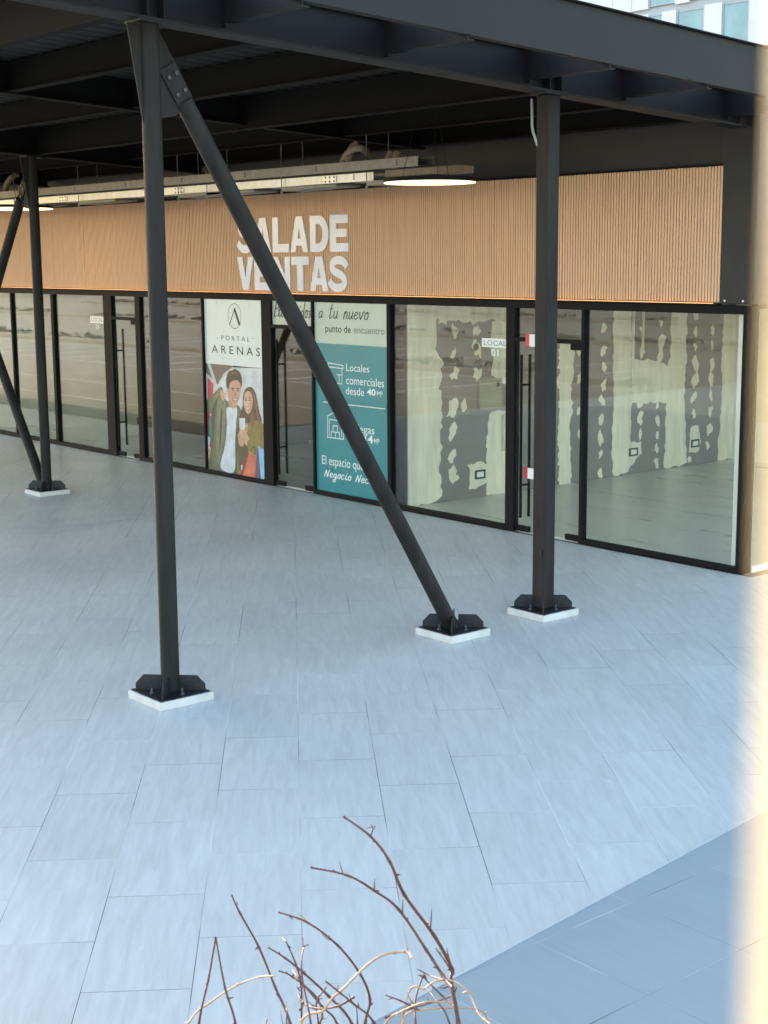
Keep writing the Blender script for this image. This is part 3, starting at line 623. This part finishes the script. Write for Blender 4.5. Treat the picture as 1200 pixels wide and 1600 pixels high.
# wall sign
b = MB(); YS = YF-.0535
def ring(c, wd):
    c = crom([(p[0], p[1], 0) for p in c], 5); a_, z_ = [], []
    for k in range(len(c)):
        d = (c[min(k+1, len(c)-1)]-c[max(k-1, 0)]).normalized(); n = Vector((-d.y, d.x, 0))*wd/2; a_.append(tuple(c[k]+n)[:2]); z_.append(tuple(c[k]-n)[:2])
    return a_+z_[::-1]
LET = {'A': [[(0, 0), (.32, 1), (.5, 1), (.5, .7), (.41, .38), (.5, .38), (.5, .18), (.345, .18), (.29, 0)], [(1, 0), (.71, 0), (.655, .18), (.5, .18), (.5, .38), (.59, .38), (.5, .7), (.5, 1), (.68, 1)]],
       'L': [[(0, 0), (0, 1), (.33, 1), (.33, .24), (.96, .24), (.96, 0)]], 'E': [[(0, 0), (0, 1), (.95, 1), (.95, .77), (.32, .77), (.32, .62), (.88, .62), (.88, .4), (.32, .4), (.32, .23), (.97, .23), (.97, 0)]],
       'V': [[(0, 1), (.31, 1), (.5, .36), (.69, 1), (1, 1), (.67, 0), (.33, 0)]], 'N': [[(0, 0), (0, 1), (.29, 1), (.7, .45), (.7, 1), (1, 1), (1, 0), (.71, 0), (.3, .55), (.3, 0)]],
       'T': [[(0, 1), (1, 1), (1, .76), (.66, .76), (.66, 0), (.34, 0), (.34, .76), (0, .76)]],
       'D': [[(0, 0), (0, 1), (.3, 1), (.3, 0)], [(.3, 1), (.52, 1)]+[(.52+.48*math.sin(t*math.pi/12), .5+.5*math.cos(t*math.pi/12)) for t in range(1, 12)]+[(.52, 0), (.3, 0), (.3, .23), (.46, .23)]+[(.46+.23*math.sin(t*math.pi/12), .5-.27*math.cos(t*math.pi/12)) for t in range(1, 12)]+[(.46, .77), (.3, .77)]],
       'S': [ring([(.96, .7), (.84, .82), (.66, .885), (.42, .885), (.22, .82), (.165, .7), (.26, .59), (.5, .52), (.72, .44), (.835, .31), (.78, .18), (.6, .115), (.36, .115), (.17, .18), (.03, .3)], .235)]}
def block(word, x0, x1, z0, z1, gaps):
    n = len(word); tot = n+sum(gaps); u = (x1-x0)/tot; x = x0
    for k, ch in enumerate(word):
        for poly in LET[ch]: b.prism([(x+p[0]*u, YS, z0+p[1]*(z1-z0)) for p in poly], (0, -.015, 0))
        x += u*(1+(gaps[k] if k < n-1 else 0))
block('SALADE', -19.43, -16.65, 3.585, 4.105, [.06, .1, .05, .13, .1])
block('VENTAS', -19.45, -16.69, 3.02, 3.52, [.07, .12, .08, .06, .05])
tag(b.build('wall_sign', M['signwhite'], origin=(-18, YS, 3.0)), 'white SALA DE VENTAS lettering fixed on the orange ribbed fascia', 'sign')

# ------------------------------------------------------------------ canopy
ZB = lambda y: 5.252-.0585*(y-5.945)          # underside of the main beams, falling towards the shops
can = thing('steel_canopy', 'dark steel canopy sloping down to the shop building on round and square posts', 'canopy', (-9.94, 8, 5))
XM = -9.94
def ibeam_y(b, x, y0, y1, d0=0.0, h=.40, w=.22):
    b.box(x-w/2, x+w/2, y0, y1, d0, d0+.02, zf=ZB); b.box(x-.008, x+.008, y0, y1, d0+.02, d0+h-.02, zf=ZB); b.box(x-w/2, x+w/2, y0, y1, d0+h-.02, d0+h, zf=ZB)
YC0, YC1 = 4.75, 13.26
b = MB(); ibeam_y(b, XM, YC0, YC1)
mb_ = b.build('main_beam', M['beam'], can)
for yy in (6.0, 6.14, 10.28, 10.44):
    for xa_, xb_ in ((XM+.0085, XM+.1), (XM-.1, XM-.0085)): b = MB(); b.box(xa_, xb_, yy-.006, yy+.006, .021, .379, zf=ZB); b.build('stiffener', M['beam'], mb_)
b = MB(); b.box(-9.828, -9.822, YC0, YC1, .372, .412, zf=ZB); b.build('sky_slit_strip', M['white'], mb_)  # white strip added in place of the bright sky slit above the beam
for x in (-15.0, -20.3, -25.5, -30.7):
    b = MB(); ibeam_y(b, x, YC0, YC1, .0 if x != -15.0 else .07, .40 if x != -15.0 else .33, .2 if x != -15.0 else .14); b.build('main_beam' if x != -15.0 else 'secondary_beam', M['beamshade'], can)
XE = -8.9
b = MB(); b.box(XE-.012, XE, YC0, 14.3, .125, .56, zf=ZB); b.box(XE-.09, XE-.0121, YC0, 14.3, .125, .137, zf=ZB); b.box(XE-.09, XE-.0121, YC0, 14.3, .545, .557, zf=ZB)
eb = b.build('edge_beam', M['beam'], can)
b = MB(); b.box(XE-.06, XE+.035, YC0, 14.3, .5605, .575, zf=ZB); b.build('top_flashing', M['frame'], eb)
STUB = [5.0, 6.72, 8.36, 10.05, 11.39, 13.0]
for yy in STUB:
    b = MB(); b.box(XM+.06, XE-.0125, yy, yy+.008, .088, .371, zf=ZB); b.box(XM+.06, XE-.0125, yy+.0081, yy+.07, .088, .097, zf=ZB); b.box(XM+.06, XE-.0125, yy+.0081, yy+.07, .362, .371, zf=ZB)
    st = b.build('bracket_beam', M['beam'], can)
    b = MB(); b.box(XM+.0085, XM+.0595, yy-.012, yy+.012, .06, .371, zf=ZB); b.build('end_plate', M['beam'], st)
for yy in [5.86, 7.4, 8.9, 10.4, 11.9, 13.1]:
    b = MB(); h = .40 if yy in (5.86, 10.4) else .33
    d0 = .4-h+.01
    for xa_, xb_ in ((-43.5, -30.72), (-30.68, -25.52), (-25.48, -20.32), (-20.28, -15.02), (-14.98, XM-.02)):
        b.box(xa_, xb_, yy-.055, yy+.055, d0+.008, d0+.02, zf=ZB); b.box(xa_, xb_, yy-.006, yy+.006, d0+.0201, d0+h-.04, zf=ZB); b.box(xa_, xb_, yy-.055, yy+.055, d0+h-.0399, d0+h-.03, zf=ZB)
    b.build('cross_beam', M['beamshade'], can)
b = MB()
nrib = 0; x = -44.0
zt = .402
prof = []
while x < XM-.12:
    prof += [(x, 0), (x+.09, 0), (x+.12, .01), (x+.21, .01)]; x += .24
vs = []
for y in (YC0-.1, YC1): vs += [(px_, y, ZB(y)+zt+dz) for px_, dz in prof]
n_ = len(prof); b.add(vs, [(i, i+1, n_+i+1, n_+i) for i in range(n_-1)])
vs = []
for y in (YC0-.1, YC1): vs += [(px_, y, ZB(y)+zt+.09) for px_ in (-44, XM-.12)]
b.add(vs, [(0, 1, 3, 2)])
b.build('roof_deck', M['deck'], can)

# ------------------------------------------------------------------ columns and braces
def fin(b, cx, cy, dx, dy, z0, L=.18, H=.125, t=.012, r0=.05):
    """chamfered stiffener plate on the base plate, pointing along (dx,dy)"""
    d = Vector((dx, dy, 0)); n = Vector((-dy, dx, 0))*t*.5; c = Vector((cx, cy, z0))
    b.prism([c+d*r0-n, c+d*(r0+L)-n, c+d*(r0+L)-n+Vector((0, 0, H*.45)), c+d*(r0+L*.72)-n+Vector((0, 0, H)), c+d*r0-n+Vector((0, 0, H))], n*2)
def base(t, cx, cy, s=.25):
    b = MB(); b.box(cx-s, cx+s, cy-s, cy+s, .0, .068)
    o = b.build('plinth', M['plinth'], t, bevel=.006)
    b = MB(); pts = []
    for k in range(4):
        a = [(-1, -1), (1, -1), (1, 1), (-1, 1)][k]; c = [(1, -1), (1, 1), (-1, 1), (-1, -1)][k]
        for j in range(9): q = j/9; pts.append((cx+(a[0]*(1-q)+c[0]*q)*(s-.02)+random.uniform(-.007, .004), cy+(a[1]*(1-q)+c[1]*q)*(s-.02)+random.uniform(-.007, .004), .0685))
    b.prism(pts, (0, 0, .008)); b.build('base_plate', M['plate'], t)
    for dx, dy in ((.7071, .7071), (-.7071, .7071), (.7071, -.7071), (-.7071, -.7071)): b = MB(); fin(b, cx, cy, dx, dy, .0768, L=.235); b.build('base_fin', M['plate'], t, bevel=.002)
    for sx, sy in ((1, 0), (-1, 0), (0, 1), (0, -1)):
        b = MB(); b.tube([(cx+.17*sx, cy+.17*sy, .077), (cx+.17*sx, cy+.17*sy, .095), (cx+.17*sx, cy+.17*sy, .096), (cx+.17*sx, cy+.17*sy, .13)], [.02, .02, .011, .011], 8); b.build('anchor_bolt', M['bolt'], t)
def column(cx, cy, round_, label):
    t = thing('steel_column', label, 'column', (cx, cy, 0), 'steel columns holding up the canopy'); base(t, cx, cy)
    zt = ZB(cy)-.003
    b = MB()
    if round_: b.tube([(cx, cy, .078), (cx, cy, zt)], .075, 32)
    else: b.box(cx-.0775, cx+.0775, cy-.0775, cy+.0775, .078, zt-.012)
    p = b.build('post', M['steel'], t, bevel=0 if round_ else .008)
    b = MB()
    if round_:
        b.tube([(cx, cy, 2.93), (cx, cy, 2.938)], .0765, 32, cap=False); b.build('weld_seam', M['steel'], p)
    b = MB(); b.box(cx-.115, cx+.115, cy-.14, cy+.14, -.018, -.001, zf=ZB); b.build('cap_plate', M['beam'], t)
    if round_:
        b = MB(); z1 = ZB(cy)-.019
        b.prism([(cx-.006, cy-.074, z1), (cx-.006, cy-.19, z1), (cx-.006, cy-.078, z1-.72)], (.012, 0, 0))
        b.build('gusset', M['steel'], t)
    else:
        b = MB(); b.box(cx+.02, cx+.05, cy-.0776, cy-.0775, 1.0, 1.001); 
        b = MB(); b.box(cx+.035, cx+.05, cy-.085, cy-.0776, .6, .66); b.box(cx+.025, cx+.035, cy-.0845, cy-.0776, .648, .66); b.build('bracket', M['plate'], t)
    return t
column(-9.94, 6.06, True, 'nearest round column in the open plaza, a brace bolted to its head')
column(-9.94, 10.36, False, 'square column in front of the unit 01 glass door')
lc = column(-20.32, 10.33, True, 'farthest column at the left, sharing its foot with a slanting brace')
column(-24.1, 10.33, True, 'round column beyond the crossed braces, further along the shops')
def brace(p0, p1, label, with_base, plate_dir):
    """round pipe from foot p0 to head p1, flattened bolted plate at the head"""
    t = thing('steel_brace', label, 'brace', (p0[0], p0[1], 0), 'slanting pipe braces under the canopy')
    P0, P1 = Vector(p0), Vector(p1); d = (P1-P0).normalized()
    if with_base: base(t, p0[0], p0[1])
    f = .0 if with_base else 0
    b = MB(); b.tube([P0, P1-d*.28], .073, 28); pp = b.build('pipe', M['steel'], t)
    m_ = P0+d*1.98; b = MB(); b.tube([m_, m_+d*.008], .0745, 28, cap=False); b.build('weld_seam', M['steel'], pp)
    n = Vector(plate_dir).normalized(); s = d.cross(n).normalized()
    b = MB(); c = P1-d*.29
    b.prism([c-s*.075+n*.012, c+s*.075+n*.012, c+s*.08+n*.012+d*.3, c-s*.08+n*.012+d*.3], n*.014)
    b.build('bolted_plate', M['steel'], t, bevel=.002)
    for u in (.08, .22):
        for v in (-.038, .038): q = c+d*u+s*v+n*.026; b = MB(); b.tube([q, q+n*.014], .017, 6, smooth=False); b.build('bolt', M['bolt'], t)
    b = MB(); zt = ZB(P1.y)-.02
    h = Vector((d.x, d.y, 0)).normalized(); foot = c-d*.02
    c0 = P1-d*.34; up_ = Vector((0, 0, 1))
    q0 = P1+s*.0
    toward = -h
    # gusset: from the column face out along the beam, down past the bolt plate
    far = c+s*.085; near = c-s*.085
    if (far-P1).dot(h) > (near-P1).dot(h): far, near = near, far
    topx = far+d*((zt-far.z)/d.z)
    colface = P1+h*.12
    b.prism([Vector((topx.x, topx.y, zt))-n*.004, far-n*.004, near-n*.004-up_*.06, Vector((colface.x, colface.y, near.z-.1))-n*.004, Vector((colface.x, colface.y, zt))-n*.004], n*.014)
    b.build('gusset', M['steel'], t)
    return t
brace((-9.94, 9.15, .06), (-9.94, 6.2, 4.93), 'long thick brace slanting from the near column head to its own plinth', True, (1, 0, 0))
brace((-20.42, 10.33, .09), (-23.86, 10.33, 4.86), 'brace rising to the left from the foot of the far column', False, (0, -1, 0))
brace((-23.98, 10.33, .09), (-20.56, 10.33, 4.62), 'brace falling to the left from the head of the far column', False, (0, -1, 0))

# loose cable at the square column
b = MB(); pts = [at_y(831, 155, 10.33), at_y(831.5, 180, 10.3), at_y(832, 200, 10.29), at_y(836, 215, 10.28), at_y(842, 232, 10.3)]
b.tube(crom(pts, 5), .013, 8); tag(b.build('loose_cable', M['cable'], origin=pts[0]), 'loose grey cable hanging from the beam beside the square column head', 'cable')

# ------------------------------------------------------------------ cable trays, conduits, lamps
def tray(y, z0, z1, xr, xl, wdt, label, holes, mt):
    t = thing('cable_tray', label, 'cable tray', (xr, y, z0), 'galvanised cable trays above the fascia')
    b = MB(); 
    for yy, sgn in ((y, 1), (y+wdt, -1)):
        b.box(xl, xr, yy, yy+.003, z0, z1); b.box(xl, xr, min(yy+.0031*sgn, yy+.025*sgn) if sgn > 0 else yy-.025, max(yy+.0031*sgn, yy+.025*sgn) if sgn > 0 else yy-.0001, z1-.003, z1)
        b.box(xl, xr, (yy+.0031) if sgn > 0 else yy-.025, (yy+.025) if sgn > 0 else yy-.0001, z0, z0+.003)
    b.build('side_rail', mt, t)
    b = MB(); b.box(xl, xr-.03, y+.0256, y+wdt-.0256, z0+.006, z0+.009); b.build('tray_floor', mt, t)
    b = MB(); x = xr-.4
    while x > xl:
        for k in range(3): b.box(x, x+.035, y-.0015, y-.0002, z0+.03+k*.025, z0+.042+k*.025); 
        x -= holes
    b.build('slot', M['frame'], t)
    return t
t1 = tray(12.0, 4.442, 4.545, -14.5, -34, .3, 'lower bright galvanised cable tray with splice plates', 900, M['galv'])
# splice plates with bolt holes
for px, py in ((98, 311), (279, 298), (515, 278)):
    p = at_y(px, py, 11.99); b = MB(); b.box(p.x-.13, p.x+.13, 11.991, 11.9945, 4.452, 4.535); o = b.build('splice_plate', M['alu'], t1)
    for dx in (-.09, .0, .09):
        for dz in (.026, -.026): b = MB(); b.tube([(p.x+dx, 11.9905, 4.4935+dz), (p.x+dx, 11.984, 4.4935+dz)], .013, 6); b.build('bolt', M['bolt'], o)
t2 = tray(11.86, 4.565, 4.68, -13.5, -34, .25, 'upper dull galvanised cable tray with slotted rail', 1.6, M['galvdull'])
for px in (21, 122, 278, 323, 440, 573):
    p = at_y(px, 290, 11.97); top = ZB(11.97)+.4
    for yy in (11.97, 12.33): b = MB(); b.tube([(p.x, yy, 4.355), (p.x, yy, 4.38), (p.x, yy, 4.381), (p.x, yy, top)], [.018, .018, .007, .007], 6); b.build('hanger_rod', M['galv'], t1)
    b = MB(); b.prism([(p.x+.02, 11.95, 4.38), (p.x+1.2, 11.95, 4.40), (p.x+1.2, 11.95, 4.425), (p.x+.02, 11.95, 4.438)], (0, .4, 0)); b.build('support_bracket', M['galvdull'], t1)
def conduit(pts, r, label):
    P_ = [at_y(px, py, y) for px, py, y in pts]; b = MB(); path = crom(P_, 8)
    rr_ = [r*(1+.07*math.sin(i*2.2)) for i in range(len(path))]
    b.tube(path, rr_, 12); tag(b.build('flexible_conduit', M['conduit'], origin=P_[0]), label, 'conduit', 'brown flexible conduits dropping into the trays')
conduit([(534, 264, 11.98), (538, 248, 11.95), (550, 234, 11.9), (565, 232, 11.95), (575, 240, 12.1)], .045, 'brown flexible conduit bending flat over the tray, left of its taller twin')
conduit([(546, 264, 11.98), (546, 248, 11.96), (550, 232, 11.95), (560, 224, 12.0)], .05, 'tallest brown flexible conduit curling up from the tray')
conduit([(607, 262, 11.98), (607, 250, 11.96), (612, 238, 12.0)], .05, 'left one of two short brown conduits near the end of the tray')
conduit([(619, 262, 11.98), (618, 250, 11.96), (622, 238, 12.0)], .05, 'right one of two short brown conduits near the end of the tray')
conduit([(8, 308, 11.98), (10, 290, 11.96), (18, 278, 11.95), (28, 272, 12.05)], .05, 'brown flexible conduit curling up behind the far column')
b = MB(); b.box(-14.3, -13.0, 12.02, 12.3, 4.47, 4.56); tag(b.build('junction_box', M['conduit'], bevel=.01, origin=(-13.6, 12.1, 4.47)), 'dark box on the end of the tray just above the glowing lamp', 'box')
def disc_lamp(px0, px1, py, y, label):
    a, c = at_y(px0, py, y), at_y(px1, py, y); cx = (a.x+c.x)/2; r = (c.x-a.x)/2; z = (a.z+c.z)/2
    t = thing('ceiling_lamp', label, 'lamp', (cx, y, z), 'round lamps hanging under the canopy')
    b = MB(); b.tube([(cx, y, z+.005), (cx, y, z+.05)], r, 48); b.build('housing', M['frame'], t, bevel=.004)
    b = MB(); b.tube([(cx, y, z-.006), (cx, y, z+.0045)], r*.985, 48); b.build('diffuser', M['led'], t)
    for k in range(3):
        b = MB(); an = k*2.094; b.tube([(cx+.6*r*math.cos(an), y+.6*r*math.sin(an), z+.05), (cx+.15*r*math.cos(an), y+.15*r*math.sin(an), ZB(y)+.4)], .003, 5); b.build('suspension_wire', M['frame'], t)
disc_lamp(624, 721, 285.5, 11.5, 'glowing round lamp hanging in front of the fascia at the tray end')
disc_lamp(-25, 42, 326.5, 11.5, 'glowing round lamp at the far left picture edge')

# ------------------------------------------------------------------ hotel behind
YH = 70.0
ht = thing('hotel_building', 'pale panelled hotel with teal windows rising behind the canopy', 'building', (-55, YH, 0))
b = MB(); b.box(-80, -30, YH+.2, YH+18, -.03, 26); b.build('wall', M['hotelband'], ht)
rows = [(14.9, 17.32, [(-59.18, -58.2), (-57.1, -55.15), (-53.86, -52.08), (-50.5, -48.6)]), (17.82, 20.3, [(-59.2, -57.28), (-56.2, -54.4), (-52.7, -51.0), (-49.8, -48)]), (11.4, 13.8, [(-59.2, -57.28), (-55.7, -54), (-52, -50.2)])]
pan = MB()
for z0, z1, wins in rows:
    edges = [-80]+[v for w_ in wins for v in w_]+[-30]
    for i in range(0, len(edges), 2):
        a, c = edges[i]+.02, edges[i+1]-.02; x = a
        while x < c-.05:
            x2 = min(x+1.5, c); pan.box(x+.012, x2-.012, YH, YH+.199, z0-.1, z1+.1); x = x2
    for a, c in wins:
        b = MB(); 
        for q in ((a, a+.06, z0, z1), (c-.06, c, z0, z1), (a+.06, c-.06, z0, z0+.06), (a+.06, c-.06, z1-.06, z1)): b.box(q[0], q[1], YH+.05, YH+.15, q[2], q[3])
        wf = b.build('window', M['hotelband'], ht)
        b = MB(); b.box(a+.061, c-.061, YH+.1, YH+.12, z0+.061, z1-.061); b.build('pane', M['hotelglass'], wf)
        b = MB(); x = a+.15
        while x < c-.2: b.box(x, x+.07, YH+.125, YH+.15, z0+.07, z1-.07); x += .14+random.random()*.12
        b.build('curtain', M['white'], wf)
pan.build('facade_panel', M['hotel'], ht, bevel=.01)

# ------------------------------------------------------------------ terrace, planter, shrub, post beside the camera
def cpt(f, r, z): return (fw.x/math.cos(PITCH)*f+rt0.x*r, fw.y/math.cos(PITCH)*f+rt0.y*r, z)
b = MB(); b.prism([cpt(-5, -6, -.02), cpt(-5, 6, -.02), cpt(1.5, 6, -.02), cpt(1.5, -6, -.02)], (0, 0, 1.87)); tag(b.build('terrace', M['kerb'], bevel=.01), kind='structure')
pl_ = thing('planter', 'raised concrete planter holding the bare shrub at the terrace edge', 'planter', cpt(2.2, 0, 0))
b = MB()
for q in ((1.55, 1.63, -3, 3), (2.72, 2.8, -3, 3), (1.63, 2.72, -3, -2.92), (1.63, 2.72, 2.92, 3)):
    b.prism([cpt(q[0], q[2], 0.036), cpt(q[0], q[3], 0.036), cpt(q[1], q[3], 0.036), cpt(q[1], q[2], 0.036)], (0, 0, 1.56))
b.build('planter_wall', M['kerb'], pl_)
b = MB(); b.prism([cpt(1.64, -2.9, .04), cpt(1.64, 2.9, .04), cpt(2.71, 2.9, .04), cpt(2.71, -2.9, .04)], (0, 0, 1.48)); b.build('soil', M['soil'], pl_)
Z_ = lambda L: [(200+x*.58333, 1240+y*.58333) for x, y in L]
TW = [  # (drawn outline of the stem, distance from the lens, base radius, tip radius, pale?)
 ([(885, 617), (865, 500), (868, 470), (820, 380), (740, 270), (700, 180), (650, 115), (578, 62)], 2.45, .0052, .0022, 0, 1),
 ([(650, 115), (656, 95), (652, 85)], 2.42, .0016, .001, 0, 0), ([(654, 100), (661, 88)], 2.42, .0014, .001, 0, 0),
 ([(870, 520), (845, 490), (800, 420), (725, 310), (660, 260), (590, 220), (490, 198)], 2.38, .0038, .0018, 0, 0),
 ([(435, 617), (395, 520), (350, 410), (300, 320), (278, 272)], 2.3, .0034, .0014, 0, 1),
 ([(190, 617), (215, 500), (235, 385)], 2.25, .0028, .0016, 0, 1), ([(288, 617), (260, 520), (235, 385)], 2.27, .0028, .0016, 0, 1),
 ([(165, 612), (220, 560), (290, 515), (350, 492), (395, 488)], 2.3, .003, .002, 1, 1),
 ([(635, 617), (648, 550), (620, 480), (560, 405), (480, 345), (403, 318)], 2.5, .0036, .0017, 0, 1), ([(478, 345), (470, 330), (455, 322)], 2.5, .0015, .001, 1, 0),
 ([(530, 575), (580, 520), (640, 460), (690, 430), (745, 425), (760, 440)], 2.35, .0034, .0028, 1, 1), ([(740, 424), (748, 414)], 2.35, .0014, .001, 0, 0),
 ([(600, 617), (540, 545), (470, 480), (420, 440), (375, 412)], 2.4, .0034, .0016, 0, 1), ([(465, 617), (462, 500), (430, 410), (412, 385)], 2.5, .0026, .0014, 0, 1),
 ([(490, 617), (465, 480), (470, 415), (483, 405)], 2.34, .0024, .0012, 0, 1), ([(520, 590), (500, 540), (440, 490), (405, 475)], 2.42, .0024, .0014, 0, 1),
 ([(660, 617), (600, 560), (530, 503)], 2.3, .003, .0016, 0, 1), ([(605, 545), (560, 570), (500, 575), (460, 555)], 2.36, .0026, .0016, 0, 0),
 ([(770, 617), (768, 560), (790, 490), (800, 500)], 2.44, .003, .0016, 0, 1), ([(800, 520), (860, 500), (910, 530), (940, 590), (970, 617)], 2.4, .0028, .0022, 1, 1),
 ([(690, 617), (740, 580), (800, 558), (870, 560)], 2.36, .0028, .002, 1, 1), ([(735, 617), (760, 585), (850, 575), (940, 580), (970, 617)], 2.48, .0028, .002, 1, 1),
 ([(850, 500), (815, 490), (775, 470)], 2.46, .002, .0012, 0, 0), ([(868, 480), (850, 450), (825, 415)], 2.44, .002, .0011, 0, 0), ([(770, 575), (730, 555), (690, 540)], 2.44, .0022, .0012, 0, 0),
 ([(860, 612), (830, 560), (800, 520)], 2.42, .0022, .0014, 0, 1), ([(880, 575), (840, 540), (790, 490)], 2.47, .0022, .0014, 0, 0), ([(510, 617), (505, 560), (530, 520)], 2.32, .0022, .0012, 0, 1), ([(560, 617), (520, 570), (460, 500), (440, 470)], 2.45, .0026, .0014, 0, 1),
 ([(425, 617), (424, 560)], 2.3, .0018, .001, 0, 1), ([(370, 617), (373, 605)], 2.3, .0018, .001, 0, 1), ([(615, 617), (612, 570)], 2.38, .002, .001, 0, 1), ([(460, 580), (470, 560), (455, 540)], 2.4, .002, .0012, 0, 0), ([(690, 600), (760, 575), (860, 545), (880, 520)], 2.43, .002, .0012, 0, 0)]
sh = thing('bare_shrub', 'leafless shrub with thin reddish and pale twigs in the foreground', 'shrub', cpt(2.3, .02, 1.52))
for i, (pts, dist, r0, r1, pale, rooted) in enumerate(TW):
    r0 *= .64 if pale else .86; r1 *= .64 if pale else .86
    P_ = []
    for j, (px, py) in enumerate(Z_(pts)):
        P_.append(at_d(px, py, dist+.06*math.sin(i*1.7+j*.9)))
    if rooted:
        root = Vector(cpt(2.25+.1*math.sin(i*2.3), .02+.14*math.sin(i*1.3), 1.5)); P_ = [root, P_[0]+((P_[0]-P_[1]).normalized()*.05+Vector((0, 0, -.07)))]+P_
    path = crom(P_, 7); L_ = len(path); b = MB()
    rr_ = [(r0+(r1-r0)*k/(L_-1))*(1+(.3 if k % 7 == 0 else 0)+random.uniform(-.08, .08)) for k in range(L_)]
    b.tube(path, rr_, 7)
    for k in range(10, L_-3, 9):   # buds at the nodes
        q = path[k]; s_ = Vector((random.gauss(0, 1), random.gauss(0, 1), random.gauss(0, 1))).normalized(); b.tube([q, q+s_*.006, q+s_*.011], [rr_[k]*.9, rr_[k]*.8, .0004], 5)
    if not pale and L_ > 20:
        for k in range(12, L_-5, 8):
            if random.random() < .6:
                q = path[k]; dr_ = (path[k+1]-path[k]).normalized(); s_ = (dr_*.6+Vector((random.gauss(0, 1), random.gauss(0, 1), random.gauss(.3, 1))).normalized()*.7).normalized(); l_ = random.uniform(.012, .035)
                b.tube([q, q+s_*l_*.6, q+s_*l_+Vector((0, 0, l_*.2))], [rr_[k]*.6, rr_[k]*.45, .0005], 5)
    b.build('twig', M['palebark'] if pale else M['bark'], sh)
# sunlit post right beside the lens
an = math.atan((1236-600)/F_PX)+math.asin(.02/.056); c = Vector(cpt(.056*math.cos(an), .056*math.sin(an), 1.85))
t = thing('handrail_post', 'blurred sunlit cream post right beside the camera', 'post', c)
b = MB(); b.tube([c, c+Vector((0, 0, 2.6))], .02, 40); b.build('shaft', M['post'], t)
b = MB(); b.tube([c+Vector((0, 0, .001)), c+Vector((0, 0, .012))], .045, 32); b.build('foot_plate', M['galv'], t)
for o in bpy.data.objects:
    if '_o' in o: del o['_o']
